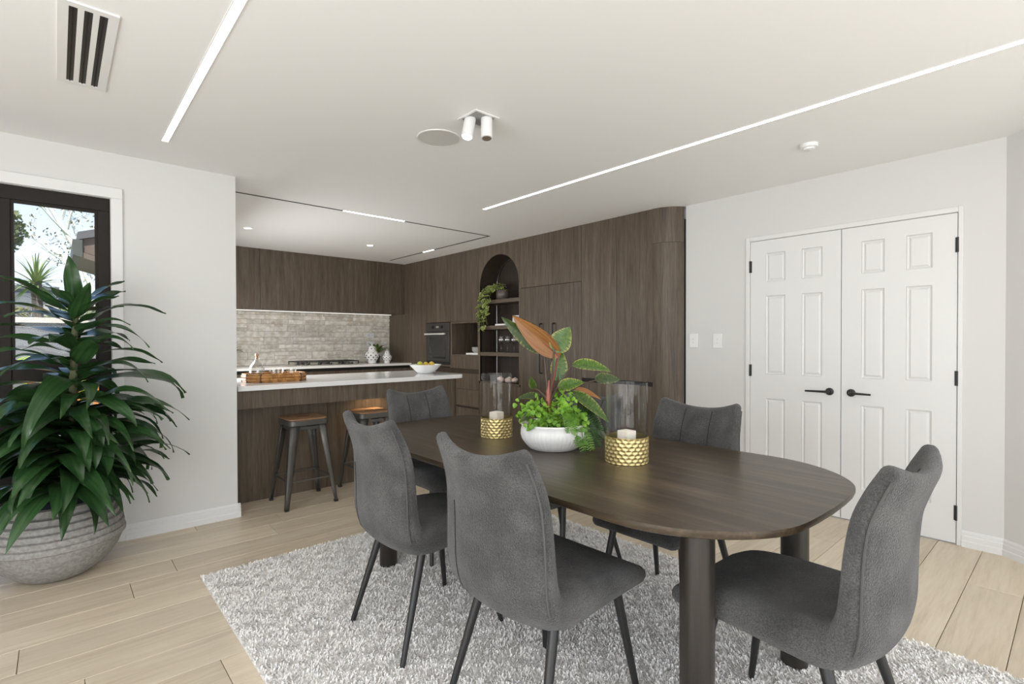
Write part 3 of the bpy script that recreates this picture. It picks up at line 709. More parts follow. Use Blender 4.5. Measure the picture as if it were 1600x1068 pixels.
me.polygons.foreach_set('use_smooth', [False]*nf); me.update(); me.validate()
pile = obj('pile', me, mottled('shag yarn', (.76, .735, .70), (.92, .90, .87), 60, .95, vary=0), rug); pile['kind'] = 'stuff'

# ------------------------------------------------------------------ leaves
def leaf_mesh(name, length, width, bend, mat, fold=.25, wav=0, seg=10, shape=None, seed=0, lobe=0):
    """leaf from the origin along +X, bending down; bend = total angle"""
    rr = random.Random(seed); rowsv = []; x = z = 0; a = 0; ds = length/seg
    ph = rr.uniform(0, 6)
    for i in range(seg+1):
        t_ = i/seg
        w = width*(shape(t_) if shape else (math.sin(PI*min(1, t_**.62))**.9))*.5+.0008
        up = (-math.sin(a), math.cos(a)); q = []
        for j, u in enumerate((-1, -.5, 0, .5, 1)):
            h = fold*w*abs(u)+wav*math.sin(t_*9+ph+(2 if u > 0 else 0))*abs(u)
            q.append((x+up[0]*h, u*w, z+up[1]*h))
        rowsv.append(q); x += math.cos(a)*ds; z += math.sin(a)*ds; a -= bend/seg*(.4+1.2*t_)
    m = MB().grid(rowsv).mesh(name); m.materials.append(mat); leaf_uv(m, seg+1, 5)
    m.polygons.foreach_set('use_smooth', [True]*len(m.polygons)); return m
def leaf_uv(me, nr, nc):
    uv = me.uv_layers.new(name='leaf')
    for lp in me.loops: v = lp.vertex_index; uv.data[lp.index].uv = ((v % nc)/(nc-1), (v//nc)/(nr-1))
def leafmat(name, c0, c1, rough=.32, stripe=None, scale=(3, 60, 3), trans=.15, uvn=False):
    m = pm(name, c0, rough); N, L, p = nodes(m)
    t = N.new('ShaderNodeTexCoord'); oi = N.new('ShaderNodeObjectInfo'); mp = N.new('ShaderNodeMapping'); mp.inputs['Scale'].default_value = scale; L.new(t.outputs['UV' if uvn else 'Object'], mp.inputs[0])
    n = N.new('ShaderNodeTexNoise'); n.inputs['Scale'].default_value = 1; n.inputs['Detail'].default_value = 3; L.new(mp.outputs[0], n.inputs['Vector'])
    r = ramp(N, [(.35, c0), (.65, c1)]); L.new(n.outputs[0], r.inputs[0]); out = r.outputs[0]
    if stripe:
        g = N.new('ShaderNodeTexCoord'); s_ = N.new('ShaderNodeSeparateXYZ'); L.new(g.outputs['UV'], s_.inputs[0])
        m1 = N.new('ShaderNodeMath'); m1.operation = 'SUBTRACT'; m1.inputs[1].default_value = .5; L.new(s_.outputs['X'], m1.inputs[0])
        m2 = N.new('ShaderNodeMath'); m2.operation = 'ABSOLUTE'; L.new(m1.outputs[0], m2.inputs[0])
        m3 = N.new('ShaderNodeMath'); m3.operation = 'ADD'; L.new(m2.outputs[0], m3.inputs[0]); m4 = N.new('ShaderNodeMath'); m4.operation = 'MULTIPLY_ADD'; m4.inputs[1].default_value = .5; m4.inputs[2].default_value = -.25; L.new(n.outputs[0], m4.inputs[0]); L.new(m4.outputs[0], m3.inputs[1])
        rr_ = ramp(N, [(stripe[1], (0, 0, 0)), (stripe[1]+.1, (1, 1, 1))]); L.new(m3.outputs[0], rr_.inputs[0])
        mx_ = N.new('ShaderNodeMix'); mx_.data_type = 'RGBA'; L.new(rr_.outputs[0], mx_.inputs[0]); L.new(out, mx_.inputs[6]); mx_.inputs[7].default_value = (*stripe[0], 1); out = mx_.outputs[2]
    hv = N.new('ShaderNodeHueSaturation'); mr = N.new('ShaderNodeMapRange'); mr.inputs[3].default_value = .75; mr.inputs[4].default_value = 1.3
    L.new(oi.outputs['Random'], mr.inputs[0]); L.new(mr.outputs[0], hv.inputs['Value']); L.new(out, hv.inputs['Color']); L.new(hv.outputs[0], p.inputs['Base Color'])
    if trans:
        tl = N.new('ShaderNodeBsdfTranslucent'); L.new(hv.outputs[0], tl.inputs[0]); ms = N.new('ShaderNodeMixShader'); ms.inputs[0].default_value = trans
        L.new(p.outputs[0], ms.inputs[1]); L.new(tl.outputs[0], ms.inputs[2]); L.new(ms.outputs[0], N['Material Output'].inputs[0])
    return m
def orient(o, base, az, el, roll=0):
    o.location = base; o.rotation_euler = (Matrix.Rotation(az, 4, 'Z') @ Matrix.Rotation(-el, 4, 'Y') @ Matrix.Rotation(roll, 4, 'X')).to_euler()

# dracaena in a big ribbed planter
PX, PY = -.005, 3.655
pot = thing('potted_dracaena', 'tall leafy dracaena in a large ribbed concrete bowl planter', 'potted plant', (PX, PY, 0))
prof = [(.10, 0), (.125, .004), (.17, .03), (.225, .08), (.262, .135), (.283, .19)]
zz = .19
for k in range(6):
    r = .292-.0035*k-(.0022*k*k); prof += [(r-.0035, zz+.002), (r+.001, zz+.007), (r+.0015, zz+.024), (r-.001, zz+.032)]; zz += .0335
prof += [(.222, zz+.006), (.205, zz+.012), (.198, zz+.004), (.198, zz-.06)]
obj('planter', MB().lathe(prof, 64, cap1=False), M['conc'], pot, smooth=True)
obj('soil', MB().lathe([(.2, zz-.045), (.1, zz-.035), (.01, zz-.03)], 24, cap0=False), M['soil'], pot, smooth=True)
stemm = mottled('green cane', (.07, .09, .035), (.14, .13, .06), 30, .7)
obj('stem', MB().tube([(.04, 0, zz-.05), (.06, .0, .7), (.07, .0, 1.0), (.075, .0, 1.25), (.09, 0, 1.46)], [.022, .02, .019, .017, .010], 10), stemm, pot, smooth=True)
dm = leafmat('dracaena leaf', (.016, .052, .016), (.048, .11, .032), .28, scale=(2, 70, 2), trans=.14)
rl = random.Random(11)
LV = {}
for kind, (ln_, wd_, bd_) in {'up': (.28, .085, .3), 'mid': (.42, .085, 1.0), 'low': (.50, .092, 1.7), 'hang': (.52, .098, 2.1)}.items():
    LV[kind] = [leaf_mesh('dracaena_leaf', ln_*rl.uniform(.9, 1.1), wd_*rl.uniform(.9, 1.1), bd_*rl.uniform(.75, 1.25), dm, .16, .010, 14, seed=k) for k in range(5)]
ga = 0
z_ = .47
def stemx(z): return .045+.03*min(1, max(0, (z-.45)/.6))+.012*max(0, z-1.1)
while z_ < 1.45:
    ga += 2.39996+rl.uniform(-.25, .25); f = (z_-.47)/.98
    if f < .30: kind = 'hang'; el = rl.uniform(.15, .75)
    elif f < .62: kind = 'low'; el = rl.uniform(.10, .60)
    elif f < .88: kind = 'mid'; el = rl.uniform(.10, .6)
    else: kind = 'up'; el = rl.uniform(.45, .95)
    base = (stemx(z_)+.008*math.cos(ga), .008*math.sin(ga), z_)
    o = obj('leaf', rl.choice(LV[kind]), None, pot); orient(o, base, ga, el, rl.uniform(-.4, .4))
    lim = .68 if math.sin(ga) > .35 else 1.0
    s_ = rl.uniform(.85, 1.15)*lim; o.scale = (s_, rl.uniform(.9, 1.2), s_)
    z_ += .0068 if f < .35 else (.0085 if f < .62 else .0135)
for kd, k, z, az, el in (('up', 0, 1.44, -1.9, 1.40), ('up', 1, 1.43, .15, .75), ('mid', 1, 1.40, -.35, .30), ('mid', 2, 1.40, 3.3, .75), ('mid', 3, 1.36, 3.0, .45), ('mid', 4, 1.33, -.6, .1)):
    o = obj('leaf', LV[kd][k], None, pot); orient(o, (stemx(z), 0, z), az, el)

for k in range(46):
    az = -PI/2+rl.uniform(-1.75, 1.75); z = rl.uniform(.46, .86); o = obj('leaf', rl.choice(LV['hang']), None, pot); orient(o, (stemx(z), 0, z), az, rl.uniform(.05, .65), rl.uniform(-.5, .5))
    q = rl.uniform(.85, 1.1); o.scale = (q, rl.uniform(1.0, 1.25), q)

for k in range(24):
    az = -PI/2-1.6+3.2*k/23+rl.uniform(-.12, .12); z = rl.uniform(.44, .60); o = obj('leaf', rl.choice(LV['low']), None, pot); orient(o, (stemx(z)-.02, -.02, z), az, rl.uniform(.15, .45), rl.uniform(-.4, .4))
    q = rl.uniform(.80, 1.0); o.scale = (q, rl.uniform(1.0, 1.25), q)

# ------------------------------------------------------------------ table centre: planted bowl
tz = .75
bw = thing('planted_bowl', 'white ribbed ceramic bowl planted with philodendron and ferns', 'potted plant', (1.71, 1.635, tz))
vs = []; NB = 288
prof = [(.105, 0), (.112, .003), (.128, .02), (.146, .045), (.152, .065), (.151, .085), (.146, .105), (.150, .110), (.149, .116), (.143, .116), (.140, .09)]
mb = MB(); rings = []
for r, z in prof:
    rib = .0028 if .01 < z < .07 else 0
    rings.append([((r-rib*(k % 6 == 0))*math.cos(2*PI*k/NB), (r-rib*(k % 6 == 0))*math.sin(2*PI*k/NB), z) for k in range(NB)])
mb.v = [p for q in rings for p in q]; mb.f = [(i*NB+k, i*NB+(k+1) % NB, (i+1)*NB+(k+1) % NB, (i+1)*NB+k) for i in range(len(rings)-1) for k in range(NB)]+[tuple(range(NB))[::-1]]
obj('bowl', mb, M['ceramic'], bw, smooth='all'); obj('soil', MB().lathe([(.141, .095), (.06, .105), (.005, .108)], 24, cap0=False), M['soil'], bw, smooth=True)
RT = Vector((math.cos(YAW), -math.sin(YAW), 0)); DP = Vector((math.sin(YAW), math.cos(YAW), 0))
def bl(rt, up, dp=0): return RT*rt+DP*dp+Vector((0, 0, up))
K = .00294
def bp_(x, y, dp=0): return bl((x-860)*K, 1.24-(y-533)*K-tz, dp)
phil = leafmat('philodendron leaf', (.030, .075, .012), (.085, .15, .022), .38, stripe=((.30, .28, .075), .41), scale=(3, 22, 1), trans=.12, uvn=True)
dphil = leafmat('philodendron dark leaf', (.020, .042, .012), (.055, .088, .020), .36, stripe=((.22, .20, .06), .43), scale=(3, 18, 1), trans=.05, uvn=True)
orng = leafmat('copper leaf underside', (.27, .10, .024), (.42, .19, .055), .42, scale=(14, 2, 1), trans=.15, uvn=True)
redst = pm('red petiole', (.16, .025, .020), .4); brst = pm('brown petiole', (.07, .045, .03), .5)
def big_leaf(base, tip, width, facing, mat, petiole, curl=.5, pm_=None, name='leaf'):
    """blade from base to tip with its upper side turned to facing, arched by curl"""
    b, e_ = Vector(base), Vector(tip); ax = (e_-b); Ln = ax.length; ax.normalize()
    fc = Vector(facing); sd_ = ax.cross(fc).normalized(); nn = sd_.cross(ax).normalized(); seg = 12; rowsv = []
    for i in range(seg+1):
        t_ = i/seg; w = width*.5*(math.sin(PI*min(1, (t_*.985+.015)**.72))**.8)*(1-.15*t_)+.0006; c_ = b+ax*(Ln*t_)+nn*(curl*Ln*(t_-t_*t_))
        rowsv.append([c_+sd_*(u*w)+nn*(.22*w*abs(u)) for u in (-1, -.6, -.25, 0, .25, .6, 1)])
    o = obj(name, MB().grid(rowsv), mat, bw, smooth='all', recalc=False); leaf_uv(o.data, seg+1, 7)
    o['label'] = 'philodendron leaf'
    p0 = Vector(petiole); mid = (p0+b)/2+Vector((0, 0, .02))
    obj('petiole', MB().tube([p0, p0.lerp(mid, .55), mid.lerp(b, .4), b, b+ax*(Ln*.5)+nn*(curl*Ln*.23-.002)], [.006, .005, .0042, .0038, .0015], 8), pm_ or brst, o, smooth=True)
    return o
ct = bp_(852, 628)
big_leaf(bp_(845, 550, -.005), bp_(779, 495, -.02), .082, -DP*.8+bl(-.4, -.1), dphil, ct, .02)
big_leaf(bp_(868, 556, -.035), bp_(796, 493, -.035), .105, -DP*.9+bl(-.2, -.25), orng, ct+bl(.004, 0), .02, redst)
big_leaf(bp_(868, 553, -.005), bp_(797, 492, .005), .120, DP*.3+bl(.6, .7), dphil, ct+bl(.007, 0), .12, redst)
big_leaf(bp_(860, 548, -.04), bp_(885, 511, -.03), .105, -DP+bl(.1, .2), phil, ct+bl(.01, 0), .12)
big_leaf(bp_(868, 596, .03), bp_(872, 542, .05), .085, -DP+bl(.1, .1), phil, ct+bl(.012, 0), .06)
big_leaf(bp_(890, 570, 0), bp_(950, 581, -.02), .085, -DP*.6+bl(0, .8), phil, ct+bl(.012, 0), .28)
big_leaf(bp_(929, 596, .06), bp_(972, 596, .10), .075, -DP*.7+bl(0, .7), dphil, ct+bl(.014, 0), .2)
big_leaf(bp_(866, 605, -.04), bp_(906, 596, -.05), .075, -DP*.7+bl(0, .7), phil, ct+bl(.012, 0), .15)
big_leaf(bp_(889, 613, .02), bp_(946, 660, -.02), .085, -DP*.6+bl(.3, .7), phil, ct+bl(.014, 0), .18)
big_leaf(bp_(895, 611, .08), bp_(940, 628, .08), .06, -DP*.4+bl(.3, .8), orng, ct+bl(.014, 0), .2)
big_leaf(bp_(900, 630, .04), bp_(944, 690, .02), .08, -DP*.8+bl(.3, .5), dphil, ct+bl(.014, 0), .12)
big_leaf(bp_(830, 608, .02), bp_(824, 588, -.02), .035, -DP+bl(-.2, .3), phil, ct, .1)
big_leaf(bp_(835, 640, -.06), bp_(806, 655, -.10), .05, -DP*.6+bl(0, .8), dphil, ct, .2)
big_leaf(bp_(840, 622, .1), bp_(803, 628, .12), .05, -DP*.6+bl(0, .8), dphil, ct, .2)
obj('sheath', MB().tube([ct-Vector((0, 0, .06)), ct, ct+Vector((0, 0, .05)), ct+bl(.004, .10)], [.010, .013, .010, .003], 10), pm('red sheath', (.30, .085, .05), .4), bw, smooth=True)
# bright maidenhair tufts
fm_ = leafmat('maidenhair leaflet', (.12, .30, .02), (.27, .48, .05), .5, scale=(40, 40, 40), trans=.25)
rf = random.Random(5)
def tuft(x, y, dp, rx, ry, n):
    c_ = bp_(x, y, dp); mb = MB()
    for _ in range(n):
        q = c_+bl(rf.gauss(0, rx*K*.5), rf.gauss(0, ry*K*.5), rf.gauss(0, .02)); r = rf.uniform(.008, .0145)
        nn = Vector((rf.uniform(-1, 1), rf.uniform(-1, 1), rf.uniform(.1, 1.2)))-DP*.6; nn.normalize(); a = nn.orthogonal().normalized(); b = nn.cross(a)
        mb.add([q]+[q+(a*math.cos(k*PI/3)+b*math.sin(k*PI/3))*r*(1 if k % 2 else .8)+nn*.002 for k in range(6)], [(0, k+1, (k+1) % 6+1) for k in range(6)])
    o = obj('fern_tuft', mb, fm_, bw, recalc=False); o['kind'] = 'stuff'
for a in ((818, 641, -.04, 16, 14, 80), (838, 647, -.07, 18, 16, 95), (858, 652, -.08, 18, 14, 80), (828, 657, -.10, 16, 8, 46), (880, 640, -.06, 18, 18, 70), (843, 634, 0, 20, 14, 60), (897, 652, -.07, 14, 14, 56), (872, 625, 0, 14, 14, 40)): tuft(*a)
# sword fern fronds
fg = leafmat('sword fern', (.07, .20, .018), (.17, .36, .04), .5, scale=(30, 30, 30), trans=.25)
dg = leafmat('dark fern', (.025, .075, .018), (.06, .14, .03), .5, scale=(30, 30, 30), trans=.2)
def frond(pts, w, mat):
    P = [Vector(p) for p in pts]; m_ = 26; S = catmull([tuple(p) for p in P], max(2, m_//(len(P)-1))); S = [Vector((s[0], s[1], max(s[2], .012 if s[0]**2+s[1]**2 > .024 else .1))) for s in S]; mb = MB(); n_ = len(S)
    for i in range(1, n_-1):
        t_ = i/n_; T = (S[i+1]-S[i-1]).normalized(); sd_ = T.cross(-DP).normalized(); ww = w*math.sin(PI*min(1, .12+t_*.88))**.7; h = (S[i+1]-S[i-1]).length*.42
        for s in (-1, 1):
            e_ = S[i]+sd_*(s*ww)+T*(ww*.25)+Vector((0, 0, -.15*ww)); e_.z = max(e_.z, .004)
            mb.add([S[i]-T*h*.5, S[i]+T*h*.5, e_+T*h*.2, e_-T*h*.3], [(0, 1, 2, 3)])
    mb.tube(S[::3]+[S[-1]], .0012, 5)
    obj('fern_frond', mb, mat, bw, recalc=False)
c0 = bp_(885, 648, -.02)
for (x, y, d), w, m_ in (((905, 708, -.12), .020, fg), ((893, 690, -.14), .018, fg), ((918, 706, -.10), .016, fg), ((934, 705, -.02), .018, dg), ((926, 690, -.04), .022, dg), ((943, 690, .03), .022, dg), ((888, 672, -.15), .020, fg), ((936, 672, .05), .022, dg), ((877, 668, -.16), .018, fg)):
    e_ = bp_(x, y, d); frond([c0, c0.lerp(e_, .45)+Vector((0, 0, .05)), c0.lerp(e_, .8)+Vector((0, 0, .035)), e_], w*1.35, m_)

# candle vases
def vase(x, y, r, h, gh, label, clabel, rot):
    t = thing('candle_vase', label, 'vase', (x, y, tz))
    obj('glass_cylinder', MB().lathe([(r-.004, .002), (r-.0005, .003), (r, .006), (r, h-.002), (r-.002, h), (r-.0035, h-.002), (r-.0035, .012), (r-.008, .008)], 64), M['glass'], t, smooth=True)
    gb_ = obj('gold_base', MB().lathe([(r-.002, 0), (r+.0008, .002), (r+.0008, gh), (r+.0002, gh+.0005)], 64, cap1=False), M['gold'], t, smooth=True)
    cells = MB(); nc = 22; rowsn = 7; ch = gh/rowsn
    for j in range(rowsn):
        for k in range(nc):
            a = 2*PI*(k+.5*(j % 2))/nc; zc = (j+.5)*ch; R = PI*r/nc
            rim = []; 
            for q in range(6):
                aa = PI/6+q*PI/3; uu = math.cos(aa)*R*1.05; vv = math.sin(aa)*min(ch*.64, R*1.1)
                an = a+uu/r; rim.append(((r+.0042)*math.cos(an), (r+.0042)*math.sin(an), min(max(zc+vv, .001), gh)))
            cells.add(rim+[((r+.0012)*math.cos(a), (r+.0012)*math.sin(a), zc)], [(q, (q+1) % 6, 6) for q in range(6)])
    o = obj('honeycomb_relief', cells, M['gold'], gb_); o['kind'] = 'stuff'
    c_ = thing('pillar_candle', clabel, 'candle', (x, y, tz+.0085), rot)
    obj('wax', MB().add([(-.027,-.027,0),(.027,-.027,0),(.027,.027,0),(-.027,.027,0),(-.027,-.027,.116),(.027,-.027,.116),(.027,.027,.116),(-.027,.027,.116),(0,0,.122)], [(0,3,2,1),(0,1,5,4),(1,2,6,5),(2,3,7,6),(3,0,4,7),(4,5,8),(5,6,8),(6,7,8),(7,4,8)]), M['candle'], c_, bevel=.002)
    obj('wick', MB().tube([(0, 0, .12), (.001, 0, .128)], .001, 6), M['blk'], c_)
vase(1.703, 2.035, .079, .325, .098, 'clear glass candle cylinder with gold base, kitchen side of the bowl', 'white square candle in the glass cylinder on the kitchen side', -YAW+PI/4+.1)
vase(1.74, 1.25, .084, .322, .104, 'clear glass candle cylinder with gold base, double door side of the bowl', 'white square candle in the glass cylinder on the double door side', -YAW+PI/4-.15)
#PART2

# ------------------------------------------------------------------ things on the island
iz = .92
tray = thing('bamboo_tray', 'amber bamboo tray holding a decanter and tumblers', 'tray', (1.335, 4.44, iz))
oct_ = [(-.222, -.07), (-.15, -.165), (.15, -.165), (.222, -.07), (.222, .07), (.15, .165), (-.15, .165), (-.222, .07)]
obj('base', MB().prism(oct_, .002, .012), M['bamboo'], tray)
for k in range(8):
    a, b = Vector((*oct_[k], 0)), Vector((*oct_[(k+1) % 8], 0)); w = MB(); nrm = Vector(((b-a).y, -(b-a).x, 0)).normalized(); m = max(2, int((b-a).length/.055))
    for j in range(m):
        p, q = a.lerp(b, j/m), a.lerp(b, (j+1)/m); c = (p+q)/2; d = (q-p)/2*.96
        for zc in (.022, .046): w.tube([c-d+Vector((0, 0, zc)), c+d+Vector((0, 0, zc))], .0125, 8)
    w.tube([a+Vector((0, 0, .062)), b+Vector((0, 0, .062))], .007, 8); w.tube([a+Vector((0, 0, .006)), b+Vector((0, 0, .006))], .006, 8)
    obj('side', w, M['bamboo'], tray, smooth=True)
    obj('corner_binding', MB().tube([a+Vector((0, 0, .0)), a+Vector((0, 0, .068))], .010, 8), pm('dark cane', (.10, .035, .012), .5) if k == 0 else bpy.data.materials['dark cane'], tray, smooth=True)
def at_tray(x, y): return (1.335+x, 4.44+y, iz+.0125)
t = thing('decanter', 'round clear glass decanter with gold stopper on the bamboo tray', 'decanter', at_tray(-.125, .03))
obj('bottle', MB().lathe([(.045, 0), (.054, .004), (.058, .03), (.058, .09), (.052, .115), (.034, .140), (.018, .155), (.015, .172), (.018, .178), (.0145, .178), (.012, .170), (.014, .156), (.030, .138), (.047, .113), (.053, .09), (.053, .03), (.049, .010)], 40), M['glass2'], t, smooth=True)
obj('spirit', MB().lathe([(.048, .011), (.0525, .03), (.0525, .055), (.0523, .056)], 32), thin_glass('clear spirit', 1.2, (.9, .88, .84)), t, smooth=True)
obj('stopper', MB().lathe([(.010, .168), (.013, .180), (.008, .186), (.013, .194), (.015, .203), (.010, .212), (.002, .215)], 20), pm('rose gold', (.75, .52, .36), .25, .9), t, smooth=True)
for k, (x, y, lb) in enumerate(((-.02, -.06, 'cut glass tumbler beside the decanter on the tray'), (.05, .05, 'cut glass tumbler behind the other two on the tray'), (.125, -.03, 'cut glass tumbler at the empty end of the tray'))):
    t = thing('glass_tumbler', lb, 'glass', at_tray(x, y), .4*k, 'tumblers on the tray')
    q = []
    NS = 32
    mb = MB(); prof = [(.030, 0), (.034, .004), (.038, .045), (.039, .082), (.0365, .083), (.035, .045), (.031, .014)]; rings = []
    for r, z in prof: rings += [((r+(.0016*math.cos(i*PI) if .003 < z < .05 and r > .0335 else 0))*math.cos(2*PI*i/NS), (r+(.0016*math.cos(i*PI) if .003 < z < .05 and r > .0335 else 0))*math.sin(2*PI*i/NS), z) for i in range(NS)]
    mb.v = rings; mb.f = [(i*NS+j, i*NS+(j+1) % NS, (i+1)*NS+(j+1) % NS, (i+1)*NS+j) for i in range(len(prof)-1) for j in range(NS)]+[tuple(range(NS))[::-1], tuple(range((len(prof)-1)*NS, len(prof)*NS))]
    obj('tumbler', mb, M['glass2'], t, smooth=True)
t = tag(obj('fruit_bowl', MB().lathe([(.055, 0), (.075, .002), (.10, .025), (.135, .06), (.160, .088), (.161, .090), (.157, .090), (.13, .060), (.095, .030), (.06, .012), (.002, .010)], 48, cap1=False), M['wcer'], smooth=True, loc=(2.775, 4.43, iz)), 'wide white flared bowl filled with yellow lemons and limes', 'bowl')
ym = mottled('lemon rind', (.68, .46, .05), (.78, .60, .10), 20, .45, .3, 200); gm2 = mottled('lime rind', (.30, .36, .04), (.50, .50, .08), 20, .45, .3, 200)
fr_ = [(-.06, -.04, .066, 0), (.03, -.06, .064, 0), (.075, .02, .067, 1), (.0, .05, .064, 0), (-.07, .05, .067, 1), (0, -.005, .092, 0), (.055, -.025, .094, 0), (-.060, .006, .098, 1)]
lm = [MB().lathe([(.002, -.033), (.008, -.028), (.020, -.018), (.0255, 0), (.020, .018), (.009, .027), (.004, .033)], 16).mesh('lemon') for _ in (0, 1)]
for m, q in zip(lm, (ym, gm2)): m.materials.append(q); m.polygons.foreach_set('use_smooth', [True]*len(m.polygons))
for k, (x, y, z, c) in enumerate(fr_):
    o = obj(('lemon', 'lime')[c], lm[c], None, loc=(2.775+x, 4.43+y, iz+z), rot=(1.3, .3*k, k*1.1))
    tag(o, ('yellow lemon heaped in the white fruit bowl', 'green yellow lime heaped in the white fruit bowl')[c], ('lemon', 'lime')[c], ('lemons in the bowl', 'limes in the bowl')[c])

# ------------------------------------------------------------------ rear bench
def ginger(x, y, s, label):
    t = thing('ginger_jar', label, 'jar', (x, y, .925)); P = lambda pr: [(r*s, z*s) for r, z in pr]
    body = obj('body', MB().lathe(P([(.045, 0), (.058, .004), (.056, .018), (.062, .035), (.092, .085), (.102, .115), (.097, .145), (.078, .168), (.058, .178), (.056, .190), (.05, .190)]), 36), M['wcer'], t, smooth=True)
    lid = obj('lid', MB().lathe(P([(.060, .190), (.062, .196), (.058, .222), (.044, .243), (.022, .253), (.012, .258), (.017, .268), (.012, .280), (.003, .292)]), 32), M['wcer'], t, smooth=True)
    def cross(r, z, a, par, k=.009):
        k *= s; mb = MB(); c = Vector((r*s*math.cos(a), r*s*math.sin(a), z*s)); nn = Vector((math.cos(a), math.sin(a), 0)); sd_ = Vector((-math.sin(a), math.cos(a), 0)); up = Vector((0, 0, 1)); c += nn*.0015
        for d in (sd_, up, -sd_, -up):
            e = nn.cross(d); p = [c+d*k*.15-e*k*.3, c+d*k*.8-e*k*.55, c+d*k*1.15, c+d*k*.8+e*k*.55, c+d*k*.15+e*k*.3]; mb.add(p+[v-nn*.003 for v in p], [(0,1,2,3,4), (0,5,6,1), (1,6,7,2), (2,7,8,3), (3,8,9,4)])
        obj('pierced_cross', mb, M['dark'], par)
    for j, (r, z, n, o_) in enumerate(((.0745, .055, 8, 0), (.0955, .090, 9, .35), (.1025, .117, 9, 0), (.094, .148, 8, .35))):
        for k in range(n): cross(r, z, 2*PI*k/n+o_-2.2, body, .010)
    for k in range(7): cross(.0595, .215, 2*PI*k/7-2.2, lid, .009)
ginger(3.445, 6.95, 1.0, 'larger white pierced ginger jar on the rear bench')
ginger(3.66, 6.90, .70, 'smaller white pierced ginger jar on the rear bench')
vg = leafmat('variegated bench leaf', (.05, .13, .02), (.11, .22, .04), .4, stripe=((.42, .48, .16), .36), scale=(10, 30, 3), trans=.2)
gg = leafmat('green bench leaf', (.03, .10, .02), (.07, .19, .03), .4, scale=(10, 30, 3), trans=.2)
def bench_plant(label, x, y, n, mat, ln, seed, pr=.055):
    t = thing('bench_plant', label, 'potted plant', (x, y, .925)); rr = random.Random(seed)
    obj('pot', MB().lathe([(pr*.75, 0), (pr, .09), (pr*1.05, .10), (pr*.92, .10), (pr*.9, .085)], 24, cap1=False), M['gun'], t, smooth=True)
    obj('soil', MB().lathe([(pr*.91, .088), (.003, .092)], 20, cap0=False), M['soil'], t)
    ms = [leaf_mesh('bench_leaf', ln*rr.uniform(.85, 1.1), .062, b, mat, .2, .004, 8, seed=k) for k, b in enumerate((1.2, 1.6, 2.0))]
    for k in range(n):
        a = k*2.4+rr.uniform(-.2, .2); o = obj('leaf', rr.choice(ms), None, t); orient(o, (.01*math.cos(a), .01*math.sin(a), .12), a, rr.uniform(.7, 1.35) if abs((a+2.27+PI) % (2*PI)-PI) > .5 else rr.uniform(1.35, 1.5)); o.scale = (1 if math.sin(a) < .4 else .6,)*3
bench_plant('variegated leafy plant behind the two ginger jars', 3.62, 7.16, 16, vg, .26, 4)
bench_plant('green leafy plant at the window end of the rear bench', 1.50, 6.98, 16, gg, .27, 9, .065)

# ------------------------------------------------------------------ things in the niches
def niche(z): return z
bk_ = tag(obj('book', MB().box(-.075, .075, -.11, .11, 0, .004).box(-.073, .073, -.108, .106, .004, .018).box(-.075, .075, -.11, .11, .018, .022), M['paper'], loc=(4.07, 5.28, 1.0705), rot=(0, 0, .12)), 'white hardback book lying under the stacked bowls', 'book')
for k in range(3):
    tag(obj('stacked_bowl', MB().lathe([(.035, 0), (.045, .002), (.068, .022), (.075, .040), (.073, .041), (.064, .024), (.04, .008), (.002, .007)], 32, cap1=False), pm('stoneware grey', (.50, .49, .46), .5) if k == 0 else bpy.data.materials['stoneware grey'], smooth=True, loc=(4.07, 5.24, 1.0925+.017*k)), ('bottom', 'middle', 'topmost')[k]+' pale grey bowl in the stack of three in the nook', 'bowl', 'stack of bowls in the nook')
for k, y in enumerate((4.75, 4.632, 4.515)):
    o = obj('wine_glass', MB().lathe([(.033, 0), (.034, .002), (.008, .006), (.0042, .012), (.004, .085), (.010, .095), (.028, .112), (.038, .135), (.038, .158), (.031, .195), (.0295, .195), (.0362, .158), (.0362, .136), (.026, .115), (.004, .100)], 32), M['glass2'], smooth=True, loc=(4.05, y, 1.109))
    tag(o, ('wine glass in the arch standing nearest the oven nook', 'middle wine glass of the three in the arch', 'wine glass in the arch standing nearest the pantry doors')[k], 'wine glass', 'wine glasses in the arch')
tag(obj('book', MB().box(-.06, .06, -.09, .09, 0, .003).box(-.058, .058, -.088, .086, .003, .017).box(-.06, .06, -.09, .09, .017, .020), M['paper'], loc=(4.02, 4.67, 1.4305)), 'white book lying on the shelf above the wine glasses', 'book')
t = thing('photo_frame', 'small white frame leaning on the shelf above the wine glasses', 'picture frame', (4.06, 4.50, 1.4305))
fo = obj('frame', MB().box(0, .012, -.06, .06, 0, .015).box(0, .012, -.06, .06, .105, .12).box(0, .012, -.06, -.045, .015, .105).box(0, .012, .045, .06, .015, .105), M['paper'], t, rot=(0, .12, 0)); obj('mount', B(.003, .01, -.046, .046, .014, .106), M['white'], fo)
shm = mottled('pink shell', (.70, .48, .38), (.82, .70, .62), 40, .4)
for k, (y, x) in enumerate(((4.473, 4.03), (4.60, 4.05), (4.73, 4.02))):
    pts = []; rad = []
    for i in range(34):
        a = i*.55; f = i/33; pts.append((.030*(1-f)*math.cos(a), .030*(1-f)*math.sin(a), .028+.045*f)); rad.append(.026*(1-f)+.002)
    o = obj('sea_shell', MB().tube(pts, rad, 10), shm, smooth=True, loc=(x, y, .7455), rot=(0, 0, k*2.0)); tag(o, 'small pink spiral shell in the bottom of the arched niche', 'shell', 'shells in the arched niche')
